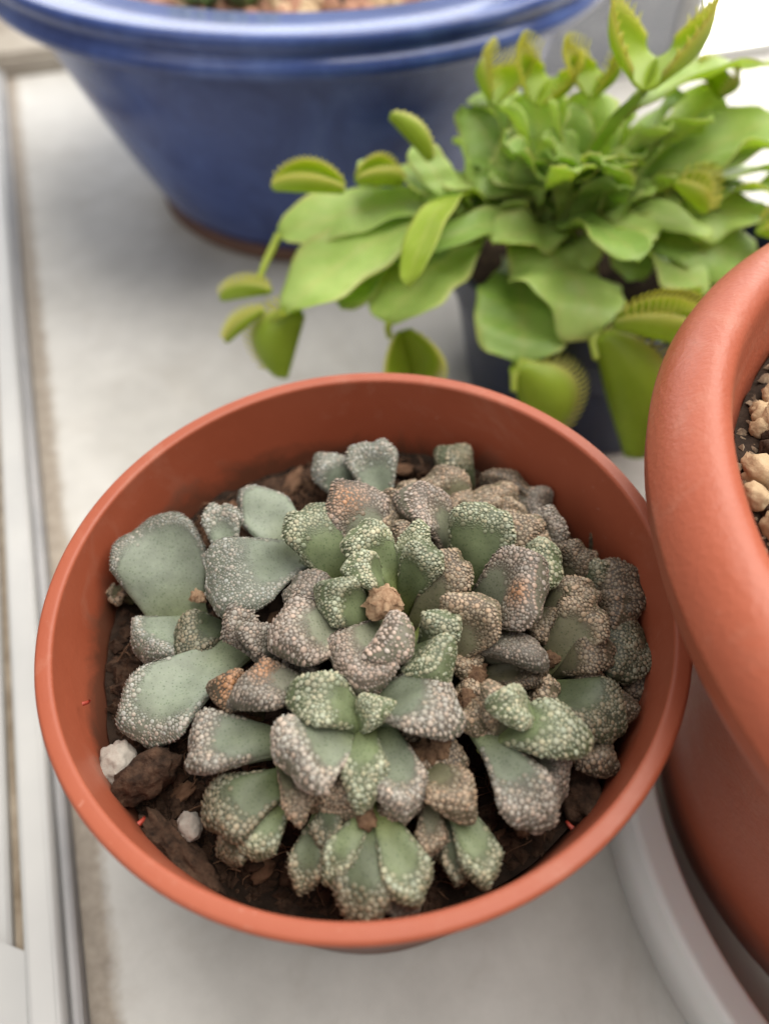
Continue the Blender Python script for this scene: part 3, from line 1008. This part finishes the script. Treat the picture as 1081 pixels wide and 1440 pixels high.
# little moulding burrs on the inside of the pot wall
M['burr'] = two_tone('burr_red', (0.28, 0.035, 0.02), (0.34, 0.05, 0.03), 100, 0.5)
for x, y, z, dx in ((132, 985, -10, 12), (196, 1158, -12, 12), (812, 1172, -12, -10)):
    p = at(x, y, ZR + z * 1e-3)
    rr = np.hypot(p[0], p[1])
    p[:2] *= 0.0492 / rr
    V, Fc = [], []
    q = p.copy()
    q[:2] *= 0.984
    tube_path([p * np.array([1.01, 1.01, 1]), (p + q) / 2, q + np.array([0, 0, 0.0004])], 0.00042, 0.00022, V, Fc, 6)
    mesh_obj("burr", V, Fc, M['burr'], pot)

# ------------------------------------------------------------------ the big terracotta pot on its white saucer
BC = np.array([0.139, -0.0075, 0.0])
SC = np.array([0.1555, -0.0125, 0.0])
BZ = 0.1075
M['white_plastic'] = None
m, nt, b = nodes_of('white_saucer_plastic')
n = obj_noise(nt, 28, 6, 0.6)
r = ramp(nt, n.outputs['Fac'], [(0.35, (0.74, 0.725, 0.71)), (0.7, (0.78, 0.775, 0.77))])
n2 = obj_noise(nt, 60, 5, 0.7)
tcs = nt.nodes.new('ShaderNodeTexCoord')
sp = nt.nodes.new('ShaderNodeSeparateXYZ')
nt.links.new(tcs.outputs['Object'], sp.inputs[0])
ln = N(nt, 'ShaderNodeVectorMath', operation='LENGTH')
cmb = nt.nodes.new('ShaderNodeCombineXYZ')
nt.links.new(sp.outputs[0], cmb.inputs[0])
nt.links.new(sp.outputs[1], cmb.inputs[1])
nt.links.new(cmb.outputs[0], ln.inputs[0])
ma = N(nt, 'ShaderNodeMath', operation='MULTIPLY_ADD')
nt.links.new(n2.outputs['Fac'], ma.inputs[0])
ma.inputs[1].default_value = 0.012
nt.links.new(ln.outputs['Value'], ma.inputs[2])
mr = N(nt, 'ShaderNodeMapRange')
nt.links.new(ma.outputs[0], mr.inputs[0])
for i, v in enumerate((0.0895, 0.0935, 0.55, 0.0)): mr.inputs[i + 1].default_value = v
c = mix(nt, mr.outputs[0], r.outputs[0], (0.38, 0.30, 0.21))     # water stain in the dish
nt.links.new(c, b.inputs['Base Color'])
b.inputs['Roughness'].default_value = 0.35
b.inputs['Subsurface Weight'].default_value = 0.1
b.inputs['Subsurface Scale'].default_value = 0.003
M['white_plastic'] = m

prof = [(0.0, 0.0005), (0.0950, 0.0005), (0.0968, 0.0012), (0.0962, 0.0120), (0.0958, 0.0160)] + arc(0.0938, 0.0168, 0.0019, -10, 100, 6) + arc(0.0895, 0.0166, 0.0017, 85, 200, 6) + \
       [(0.0850, 0.0070), (0.0835, 0.0050), (0.0800, 0.0038), (0.0765, 0.0035), (0.0755, 0.0048), (0.0735, 0.0048), (0.072, 0.0035), (0.0, 0.0035)]
V, Fc = lathe(prof, 160, centre=SC)
sau = mesh_obj("saucer", V, Fc, M['white_plastic'], origin=SC, recalc=True)
tag(sau, "white plastic saucer with water stains under the big terracotta pot", "saucer")

big = empty("large_terracotta_pot", BC + np.array([0, 0, 0.004]), "large terracotta coloured plastic pot with thick rolled rim standing in white saucer", "plant pot")
bo = 0.0945
prof = [(0.0, 0.0042), (0.062, 0.0042), (0.0655, 0.0055), (0.0680, 0.022), (0.0745, 0.060), (0.0785, 0.0885), (0.0800, 0.0925)]
V, Fc = lathe(prof + [(0.0802, 0.0950), (0.0770, 0.0950), (0.0755, 0.0885), (0.0715, 0.060), (0.0645, 0.022), (0.062, 0.008), (0.0, 0.008)], 160, centre=BC)
mesh_obj("body", V, Fc, M['terra_big'], big, recalc=True)
lip = [(0.0800, 0.0955), (0.0880, 0.0970), (0.0925, 0.1000), (0.0942, 0.1040), (0.0945, 0.1068), (0.0948, 0.1074), (0.0946, 0.1080), (0.0940, 0.1100), (0.0926, 0.1122), (0.0905, 0.1142),
       (0.0880, 0.1154), (0.0860, 0.1156), (0.0842, 0.1149), (0.0832, 0.1134), (0.0826, 0.1110), (0.0805, 0.1030), (0.0770, 0.0955)]
V, Fc = lathe(lip, 192, closed=True, centre=BC)
mesh_obj("rolled_rim", V, Fc, M['terra_big'], big, recalc=True)


def big_soil(x, y):
    return 0.1000 + 0.0025 * noise.noise(Vector((x * 70, y * 70, 3.3))) + 0.0015 * noise.noise(Vector((x * 240, y * 240, 1.0)))


tag(soil_disc("gritty_soil", 0.0790, BC[0], BC[1], big_soil, M['soil'], 40, 120), "dark gritty soil inside the large terracotta pot", "soil", kind="stuff")
for i in range(420):
    a = random.uniform(1.9, 4.0)
    rr = random.uniform(0.050, 0.076)
    x, y = BC[0] + rr * math.cos(a), BC[1] + rr * math.sin(a)
    s = random.uniform(0.0014, 0.0036)
    if not in_view((x, y, 0.103)): continue
    rock("pebble", (x, y, big_soil(x, y) + s * 0.35), (s * random.uniform(.8, 1.3), s, s * 0.8), (random.uniform(0, 3), random.uniform(0, 3), random.uniform(0, 3)),
         M['pumice'] if i % 2 else M['bark'], seed=100 + i, rough=0.3, sub=3,
         label="tan pumice pebble on the soil of the large terracotta pot" if i % 2 else "dark bark crumb among the pebbles of the large terracotta pot",
         cat="pebble" if i % 2 else "bark crumb", group="pebbles in the large terracotta pot" if i % 2 else "bark crumbs in the large terracotta pot")

cv, cf = [], []
for i in range(2600):
    a, r = random.uniform(1.7, 4.2), random.uniform(0.045, 0.0782)
    x, y = BC[0] + r * math.cos(a), BC[1] + r * math.sin(a)
    z = big_soil(x, y)
    s = random.choice((0.0005, 0.0008, 0.0012)) * random.uniform(.7, 1.3)
    b0 = len(cv)
    for d in ((1, 0, 0), (-1, 0, 0), (0, 1, 0), (0, -1, 0), (0, 0, 1), (0, 0, -1)):
        cv.append((x + d[0] * s * random.uniform(.5, 1.4), y + d[1] * s * random.uniform(.5, 1.4), z + d[2] * s * random.uniform(.5, 1.2)))
    for f in ((0, 2, 4), (2, 1, 4), (1, 3, 4), (3, 0, 4), (2, 0, 5), (1, 2, 5), (3, 1, 5), (0, 3, 5)):
        cf.append(tuple(b0 + k for k in f))
M['grit'] = two_tone('fine_grit', (0.05, 0.032, 0.022), (0.40, 0.29, 0.19), 260, 0.9)
tag(mesh_obj("fine_grit", cv, cf, M['grit'], smooth=False), "fine tan and brown grit over the soil of the large terracotta pot", "grit", kind="stuff")

# ------------------------------------------------------------------ the blue glazed bowl behind
GC = np.array([-0.029, 0.303, 0.0])
m, nt, b = nodes_of('cobalt_glaze')
n = obj_noise(nt, 26, 7, 0.68, 0.8)
r = ramp(nt, n.outputs['Fac'], [(0.30, (0.022, 0.040, 0.150)), (0.52, (0.046, 0.080, 0.250)), (0.72, (0.095, 0.150, 0.37))])
nt.links.new(r.outputs[0], b.inputs['Base Color'])
b.inputs['Roughness'].default_value = 0.22
b.inputs['Coat Weight'].default_value = 0.2
b.inputs['Specular IOR Level'].default_value = 0.4
b.inputs['Coat Roughness'].default_value = 0.08
n2 = obj_noise(nt, 40, 4)
bump(nt, b, n2.outputs['Fac'], 0.12, 0.002)
M['glaze'] = m
M['clay'] = two_tone('unglazed_clay', (0.09, 0.045, 0.03), (0.17, 0.085, 0.055), 80, 0.8, 0.3, 300, 0.0006)
bowl = empty("blue_glazed_pot", GC, "cobalt blue glazed ceramic bowl with wide rim and unglazed brown foot", "plant pot")
GZ = 0.109
prof = [(0.0765, 0.0075), (0.0790, 0.012), (0.0880, 0.030), (0.0978, 0.052), (0.1075, 0.076), (0.1120, 0.0905), (0.1150, 0.0935), (0.1215, 0.0955)] + arc(0.1230, 0.0990, 0.0036, -70, 60, 8) + \
       [(0.1240, 0.1035), (0.1256, 0.1050), (0.1260, GZ - 0.0010)] + arc(0.1244, GZ - 0.0012, 0.0014, 20, 95, 4) + [(0.1030, GZ - 0.0012), (0.1015, GZ - 0.0024), (0.1005, 0.098), (0.090, 0.05), (0.068, 0.012), (0.0, 0.011)]
V, Fc = lathe([(0.0, 0.0075)] + prof, 160, centre=GC)
mesh_obj("glazed_wall", V, Fc, M['glaze'], bowl, recalc=True)
V, Fc = lathe([(0.0, 0.0), (0.0745, 0.0), (0.0770, 0.0015), (0.0772, 0.0073), (0.0, 0.0073)], 128, centre=GC)
mesh_obj("foot", V, Fc, M['clay'], bowl, recalc=True)
tag(soil_disc("bowl_soil", 0.1000, GC[0], GC[1], lambda x, y: 0.0960 + 0.002 * noise.noise(Vector((x * 50, y * 50, 2.0))), M['soil'], 24, 90), "dark soil under red grit inside the blue bowl", "soil", kind="stuff")
M['lava'] = two_tone('lava_grit', (0.28, 0.11, 0.065), (0.50, 0.30, 0.20), 120, 0.9, 0.5, 500, 0.0006)
for i in range(240):
    a = random.uniform(3.2, 6.2)
    rr = 0.097 * math.sqrt(random.uniform(0.45, 1))
    x, y = GC[0] + rr * math.cos(a), GC[1] + rr * math.sin(a)
    s = random.uniform(0.003, 0.006)
    if not in_view((x, y, 0.098), 10): continue
    rock("grit_stone", (x, y, 0.0970 + s * 0.3), (s, s * 0.8, s * 0.7), (random.uniform(0, 3), random.uniform(0, 3), random.uniform(0, 3)),
         M['lava'] if i % 3 else M['pumice'], seed=200 + i, rough=0.3, sub=2,
         label="reddish grit stone on the soil inside the blue bowl" if i % 3 else "tan grit stone among red grit inside the blue bowl", cat="grit stone",
         group="red grit stones in the blue bowl" if i % 3 else "tan grit stones in the blue bowl")
M['green_leaf'] = two_tone('plain_green', (0.10, 0.17, 0.06), (0.20, 0.30, 0.11), 90, 0.5, 0.1, 300, 0.0005)
for k, (ppx, ppy) in enumerate(((285, 4), (345, 2))):
    c = at(ppx, ppy, 0.102)
    r0 = empty("small_succulent", c - np.array([0, 0, 0.004]), "small green succulent rosette growing in the blue bowl", "succulent", "succulents in the blue bowl")
    for j in range(9):
        a = j * 2.4
        tip = c + np.array([math.cos(a), math.sin(a), 0.5]) * 0.011
        V, Fc = [], []
        tube_path([c - np.array([0, 0, .004]), c * .6 + tip * .4, c * .25 + tip * .75, tip], 0.0022, 0.0012, V, Fc, 7)
        Fc.append(tuple(range(len(V) - 7, len(V))))
        mesh_obj("leaf", V, Fc, M['green_leaf'], r0)

# ------------------------------------------------------------------ the Venus flytrap in its dark pot
VC = np.array([0.078, 0.152, 0.0])
VZ = 0.060
M['navy'] = two_tone('navy_plastic', (0.016, 0.024, 0.060), (0.030, 0.042, 0.095), 30, 0.35, 0.1, 300, 0.0003)
vp = empty("dark_plant_pot", VC, "dark navy plastic pot holding the flytrap behind the small terracotta pot", "plant pot")
prof = [(0.0, 0.0), (0.040, 0.0), (0.0415, 0.001), (0.0505, 0.047), (0.0530, 0.048), (0.0545, VZ - 0.001)] + arc(0.0536, VZ - 0.0009, 0.0010, 0, 180, 6) + [(0.0522, 0.050), (0.040, 0.004), (0.0, 0.004)]
V, Fc = lathe(prof, 128, centre=VC)
mesh_obj("wall", V, Fc, M['navy'], vp, recalc=True)
M['peat'] = two_tone('wet_peat', (0.012, 0.009, 0.007), (0.05, 0.034, 0.022), 200, 1.0, 0.9, 600, 0.001, 0.05)
tag(soil_disc("wet_peat", 0.0520, VC[0], VC[1], lambda x, y: 0.052 + 0.002 * noise.noise(Vector((x * 90, y * 90, 8.0))), M['peat'], 30, 100), "wet dark peat in the flytrap's navy pot", "soil", kind="stuff")


def trap_mat(name, c1, c2, cedge):
    m, nt, b = nodes_of(name)
    at_ = N(nt, 'ShaderNodeVertexColor', layer_name="Col")
    n = obj_noise(nt, 70, 5)
    r = ramp(nt, n.outputs['Fac'], [(0.3, c1), (0.7, c2)])
    c = mix(nt, at_.outputs[0], r.outputs[0], cedge)
    nt.links.new(c, b.inputs['Base Color'])
    b.inputs['Roughness'].default_value = 0.42
    tr = nt.nodes.new('ShaderNodeBsdfTranslucent')
    c2_ = mix(nt, 1.0, c, (1.3, 1.25, 0.6), 'MULTIPLY')
    nt.links.new(c2_, tr.inputs[0])
    ms = nt.nodes.new('ShaderNodeMixShader')
    ms.inputs[0].default_value = 0.52
    nt.links.new(b.outputs[0], ms.inputs[1])
    nt.links.new(tr.outputs[0], ms.inputs[2])
    nt.links.new(ms.outputs[0], nt.nodes['Material Output'].inputs[0])
    n2 = obj_noise(nt, 160, 4)
    bump(nt, b, n2.outputs['Fac'], 0.2, 0.0008)
    return m


M['blade'] = trap_mat('flytrap_blade', (0.38, 0.53, 0.12), (0.56, 0.70, 0.27), (0.68, 0.64, 0.30))
M['blade_dark'] = trap_mat('flytrap_blade_deep', (0.27, 0.43, 0.085), (0.42, 0.58, 0.17), (0.58, 0.56, 0.22))
M['trap'] = trap_mat('flytrap_lobe', (0.33, 0.45, 0.035), (0.43, 0.55, 0.07), (0.62, 0.62, 0.20))

FP = VC + np.array([0, 0, 0.052])
fly = empty("venus_flytrap", FP, "bright green flytrap plant with wavy leaves and toothed traps spilling over its dark pot", "flytrap plant")


def blade(bp, tp, wpx, mat='blade', arch=0.18, roll=0.0, wave=0.23, peak=0.66, endw=0.30, base=0.28, fold=0.18, ctrl_up=None):
    rng = np.random.default_rng(int(bp[0] * 5 + bp[1] * 3 + tp[0] * 11 + tp[1]))
    B, T = at(*bp), at(*tp)
    W = wpx * depth((B + T) / 2) / F_PX * 0.58
    ax = nrm(T - B)
    L = np.linalg.norm(T - B)
    up = np.array([0, 0, 1.0])
    n0 = nrm(up - (up @ ax) * ax)
    sd = np.cross(ax, n0)
    r = math.radians(roll + rng.uniform(-28, 28))
    n0 = math.cos(r) * n0 + math.sin(r) * sd
    sd = np.cross(ax, n0)
    C = (B + T) / 2 + n0 * arch * L
    ns, nu = 26, 12
    s = np.linspace(0, 1, ns + 1)[:, None]
    u = np.linspace(-1, 1, nu + 1)[None]
    P = ((1 - s) ** 2)[..., None] * B + (2 * s * (1 - s))[..., None] * C + (s ** 2)[..., None] * T
    wd = np.where(s < peak, base + (1 - base) * smooth01(s / peak), endw + (1 - endw) * np.sqrt(np.clip(1 - ((s - peak) / (1 - peak)) ** 2.4, 0, 1)))
    p1, p2, p3 = rng.uniform(0, 6.28, 3)
    wd = W * wd * (1 + wave * 0.6 * np.sin(s * 13 + p1 + np.sign(u)) + wave * 0.3 * np.sin(s * 27 + p2))
    off = fold * W * (np.abs(u) ** 1.3) * 0.7 + wave * 1.3 * W * np.abs(u) ** 2 * np.sin(s * 11 + p3 + 1.4 * np.sign(u)) + 0.04 * W * np.sin(s * 23 + u * 2)
    top = P + (u * wd)[..., None] * sd + off[..., None] * n0
    th = 0.0007 * (1 - 0.6 * np.abs(u)) + 0.0009 * np.exp(-(u / 0.12) ** 2) * (1 - 0.5 * s)
    bot = top - (th * np.ones_like(s))[..., None] * n0
    V = np.concatenate([top.reshape(-1, 3), bot.reshape(-1, 3)])
    q, m_ = nu + 1, (ns + 1) * (nu + 1)
    Fc = []
    for i in range(ns):
        for j in range(nu):
            a = i * q + j
            Fc.append((a, a + q, a + q + 1, a + 1))
            Fc.append((m_ + a, m_ + a + 1, m_ + a + q + 1, m_ + a + q))
        for j in (0, nu):
            a = i * q + j
            Fc.append((a, a + q, m_ + a + q, m_ + a))
    for j in range(nu):
        for a in (j, ns * q + j): Fc.append((a, a + 1, m_ + a + 1, m_ + a))
    e = np.clip((np.abs(u) - 0.80) / 0.2, 0, 1) * (0.3 + 0.3 * np.sin(s * 7 + p1)) + 0.4 * np.exp(-(u / 0.10) ** 2) * (1 - 0.6 * s) + 0.16 * (np.sin((s * 1.0 - 0.28 * np.abs(u)) * 46) > 0.72)
    cols = np.repeat(np.clip(e, 0, 1).reshape(-1, 1), 3, 1)
    return mesh_obj("leaf", V, Fc, M[mat], fly, origin=B, cols=np.concatenate([cols, cols]), recalc=True)


def trap(bp, tp, wpx, open_=40.0, roll=0.0, teeth=14, tooth=0.42, bulge=0.28):
    """two hinged lobes along the rib from bp to tp; each lobe is wpx deep"""
    B, T = at(*bp), at(*tp)
    W = wpx * depth((B + T) / 2) / F_PX
    ax = nrm(T - B)
    L = np.linalg.norm(T - B)
    up = np.array([0, 0, 1.0])
    n0 = nrm(up - (up @ ax) * ax)
    sd = np.cross(ax, n0)
    r = math.radians(roll)
    n0 = math.cos(r) * n0 + math.sin(r) * sd
    sd = np.cross(ax, n0)
    V, Fc, C, teeth_v, teeth_f = [], [], [], [], []
    ns, nv = 18, 8
    for sg in (-1, 1):
        a = math.radians(open_ / 2) * sg
        out = math.cos(a) * n0 + math.sin(a) * sd
        bul = (math.sin(a) * n0 - math.cos(a) * sd) * -sg
        for layer in (0, 1):
            b0 = len(V)
            for i in range(ns + 1):
                s = i / ns
                reach = W * (math.sin(math.pi * (0.04 + 0.92 * s))) ** 0.55
                for j in range(nv + 1):
                    v = j / nv
                    p = B + ax * L * (0.5 + (s - 0.5) * (1 + 0.10 * v)) + out * reach * v + bul * (bulge * W * math.sin(math.pi * min(v, 1) * 0.9) * math.sin(math.pi * (0.1 + 0.8 * s)) - layer * 0.0007)
                    V.append(p)
                    C.append(0.0 if v < 0.8 else (v - 0.8) / 0.2)
            for i in range(ns):
                for j in range(nv):
                    k = b0 + i * (nv + 1) + j
                    Fc.append((k, k + 1, k + nv + 2, k + nv + 1))
        m_ = (ns + 1) * (nv + 1)
        b0 = len(V) - 2 * m_
        for i in range(ns):
            for j in (0, nv):
                k = b0 + i * (nv + 1) + j
                Fc.append((k, k + nv + 1, k + m_ + nv + 1, k + m_))
        for j in range(nv):
            for i in (0, ns):
                k = b0 + i * (nv + 1) + j
                Fc.append((k, k + 1, k + 1 + m_, k + m_))
        for i in range(teeth):
            s = 0.06 + 0.88 * i / (teeth - 1)
            reach = W * (math.sin(math.pi * (0.04 + 0.92 * s))) ** 0.55
            p = B + ax * L * (0.5 + (s - 0.5) * 1.10) + out * reach * 0.97 + bul * (bulge * W * math.sin(math.pi * 0.9) * math.sin(math.pi * (0.1 + 0.8 * s)) - 0.0003)
            d = nrm(out + ax * (s - 0.5) * 0.9 - bul * 0.25)
            tl = W * tooth * (0.75 + 0.25 * math.sin(math.pi * s))
            tube_path([p, p + d * tl * 0.5, p + nrm(d - bul * 0.35) * tl], 0.00045, 0.00018, teeth_v, teeth_f, 5)
    cols = np.repeat(np.array(C)[:, None], 3, 1)
    o = mesh_obj("trap", V, Fc, M['trap'], fly, origin=B, cols=cols, recalc=True)
    tc_ = np.full((len(teeth_v), 3), 1.0)
    tag(mesh_obj("teeth", teeth_v, teeth_f, M['trap'], o, origin=B, cols=tc_), kind="stuff")
    return o


def stalk(pts, r0=0.0012, r1=0.0009):
    V, Fc = [], []
    tube_path([at(*p) for p in pts], r0, r1, V, Fc, 8)
    mesh_obj("stalk", V, Fc, M['trap'], fly, origin=at(*pts[0]), cols=np.full((len(V), 3), 0.3))


BLADES = [
    # near the small pot
    ((722, 330, .070), (846, 458, .064), 140, 'blade', dict(arch=0.22, wave=0.15, peak=0.52, endw=0.16, base=0.4, fold=-0.15)),
    ((722, 372, .060), (735, 508, .056), 118, 'blade_dark', dict(arch=0.25, wave=0.06, endw=0.4)),
    ((690, 330, .066), (548, 452, .064), 108, 'blade', dict(arch=0.20, wave=0.08, endw=0.5)),
    ((668, 300, .072), (402, 438, .066), 96, 'blade', dict(arch=0.22, wave=0.13, endw=0.35)),
    ((660, 286, .078), (392, 330, .074), 74, 'blade', dict(arch=0.14, wave=0.08)),
    ((672, 280, .080), (500, 245, .088), 56, 'blade', dict(arch=0.12)),
    ((680, 285, .076), (575, 400, .082), 46, 'trap', dict(arch=0.35, wave=0.04, roll=15)),
    ((648, 300, .080), (582, 205, .094), 46, 'blade', dict(arch=0.1, wave=0.05)),
    ((720, 320, .072), (640, 195, .090), 84, 'blade', dict(arch=0.16)),
    ((740, 310, .074), (690, 130, .096), 92, 'blade', dict(arch=0.16)),
    ((760, 310, .074), (712, 200, .100), 70, 'blade_dark', dict(arch=0.2)),
    ((765, 300, .074), (752, 130, .100), 78, 'blade', dict(arch=0.12)),
    ((790, 310, .074), (776, 140, .108), 30, 'blade', dict(arch=0.05, wave=0.04)),
    ((800, 305, .074), (835, 130, .104), 74, 'blade', dict(arch=0.12)),
    ((795, 290, .074), (906, 126, .116), 34, 'blade_dark', dict(arch=0.08, wave=0.03, base=0.5)),
    ((880, 160, .108), (1100, 92, .106), 96, 'blade', dict(arch=0.14, wave=0.08, base=0.2)),
    ((840, 300, .074), (940, 178, .104), 66, 'blade', dict(arch=0.16)),
    ((860, 300, .074), (1090, 168, .098), 78, 'blade', dict(arch=0.2, wave=0.1)),
    ((870, 310, .072), (1100, 238, .088), 92, 'blade', dict(arch=0.2, wave=0.1)),
    ((880, 330, .068), (1080, 300, .080), 74, 'blade', dict(arch=0.2)),
    ((880, 340, .066), (1060, 368, .070), 84, 'blade_dark', dict(arch=0.2)),
    ((860, 345, .064), (990, 412, .066), 74, 'blade', dict(arch=0.22)),
    ((820, 330, .066), (905, 392, .064), 60, 'blade_dark', dict(arch=0.25)),
    ((815, 320, .068), (870, 230, .100), 60, 'blade', dict(arch=0.2)),
    ((690, 310, .070), (430, 372, .064), 70, 'blade_dark', dict(arch=0.16, wave=0.1)),
    ((770, 320, .068), (690, 245, .090), 70, 'blade', dict(arch=0.2)),
    ((845, 310, .070), (905, 215, .098), 52, 'blade_dark', dict(arch=0.1)),
    ((760, 330, .066), (745, 230, .094), 56, 'blade', dict(arch=0.15)),
    ((850, 320, .068), (960, 250, .090), 58, 'blade', dict(arch=0.15)),
    ((830, 300, .070), (890, 160, .100), 46, 'blade', dict(arch=0.1)),
    ((880, 290, .074), (1010, 130, .100), 66, 'blade', dict(arch=0.14)),
    ((880, 300, .072), (1095, 205, .094), 88, 'blade', dict(arch=0.24)),
    ((900, 300, .072), (1100, 270, .084), 88, 'blade', dict(arch=0.22)),
    ((860, 290, .074), (1000, 165, .104), 74, 'blade', dict(arch=0.2)),
    ((840, 290, .076), (960, 130, .106), 60, 'blade', dict(arch=0.12)),
    ((790, 300, .074), (800, 150, .104), 66, 'blade', dict(arch=0.12)),
    ((730, 300, .076), (660, 150, .096), 66, 'blade_dark', dict(arch=0.14)),
    ((700, 310, .070), (600, 280, .084), 60, 'blade_dark', dict(arch=0.16)),
    ((690, 320, .068), (470, 420, .062), 84, 'blade_dark', dict(arch=0.18)),
    ((760, 330, .068), (700, 290, .082), 50, 'blade', dict(arch=0.2)),
    ((830, 320, .070), (850, 270, .088), 46, 'blade', dict(arch=0.2)),
    ((900, 320, .066), (1000, 335, .074), 60, 'blade', dict(arch=0.3)),
    ((780, 330, .066), (820, 380, .068), 60, 'blade', dict(arch=0.3)),
    ((800, 320, .070), (780, 220, .098), 60, 'blade_dark', dict(arch=0.2)),
    ((840, 330, .068), (915, 270, .088), 56, 'blade', dict(arch=0.25)),
]
fr = random.Random(5)
for i in range(26):                                   # younger leaves filling the crown
    a, r0 = fr.uniform(-0.5, 3.6), fr.uniform(0.0, 0.012)
    x0, y0 = 800 + fr.uniform(-70, 80), 318 + fr.uniform(-14, 14)
    ln_ = fr.uniform(70, 170)
    BLADES.append(((x0, y0, 0.070), (x0 + 1.25 * ln_ * math.cos(a), y0 - 10 - ln_ * math.sin(a), 0.074 + 0.030 * abs(math.sin(a))), fr.uniform(34, 62), fr.choice(('blade', 'blade', 'blade_dark')), dict(arch=fr.uniform(0.08, 0.26))))
for bp, tp, wd, mt, kw in BLADES:
    blade(bp, tp, wd, mt, **kw)

stalk([(843, 460, .062), (832, 480, .060), (838, 505, .058)])
stalk([(735, 505, .056), (722, 530, .053), (722, 550, .050)])
stalk([(548, 450, .064), (545, 462, .061), (548, 474, .058)])
stalk([(402, 436, .066), (388, 446, .062), (372, 458, .058)])
stalk([(392, 330, .074), (372, 372, .070), (360, 404, .066)])
TRAPS = [
    ((834, 478, .060), (878, 642, .030), 88, dict(open_=64, roll=-76, teeth=22, tooth=0.34)),
    ((862, 462, .066), (985, 492, .060), 66, dict(open_=26, roll=8, teeth=20, tooth=0.38)),
    ((716, 522, .054), (750, 625, .034), 84, dict(open_=30, roll=-78, teeth=18, tooth=0.36)),
    ((566, 464, .058), (580, 532, .042), 56, dict(open_=80, roll=40, teeth=14)),
    ((428, 446, .062), (404, 532, .044), 68, dict(open_=24, roll=76, teeth=14)),
    ((482, 272, .088), (388, 268, .088), 44, dict(open_=40, roll=-10, teeth=14, tooth=0.16)),
    ((380, 414, .066), (315, 424, .060), 26, dict(open_=40, roll=20, teeth=12)),
    ((372, 440, .062), (322, 482, .056), 22, dict(open_=50, roll=20, teeth=14)),
    ((600, 228, .094), (546, 168, .104), 30, dict(open_=16, roll=30, teeth=10, tooth=0.12)),
    ((752, 150, .100), (772, 112, .104), 66, dict(open_=70, roll=10, teeth=16, tooth=0.5)),
    ((690, 150, .098), (676, 110, .102), 58, dict(open_=60, roll=20, teeth=16, tooth=0.5)),
    ((832, 140, .104), (848, 104, .108), 64, dict(open_=60, roll=-10, teeth=16, tooth=0.5)),
    ((906, 130, .116), (922, 84, .117), 112, dict(open_=64, roll=-4, teeth=16, tooth=0.16)),
    ((945, 262, .092), (985, 300, .086), 42, dict(open_=60, roll=0, teeth=10)),
    ((870, 272, .086), (840, 262, .086), 26, dict(open_=70, roll=0, teeth=10)),
    ((1062, 330, .078), (1095, 338, .076), 40, dict(open_=60, roll=0, teeth=10)),
    ((1010, 138, .100), (1030, 112, .104), 50, dict(open_=60, roll=0, teeth=12)),
    ((560, 262, .086), (500, 258, .090), 40, dict(open_=40, roll=-10, teeth=12, tooth=0.15)),
]
for bp, tp, wd, kw in TRAPS:
    trap(bp, tp, wd, **kw)
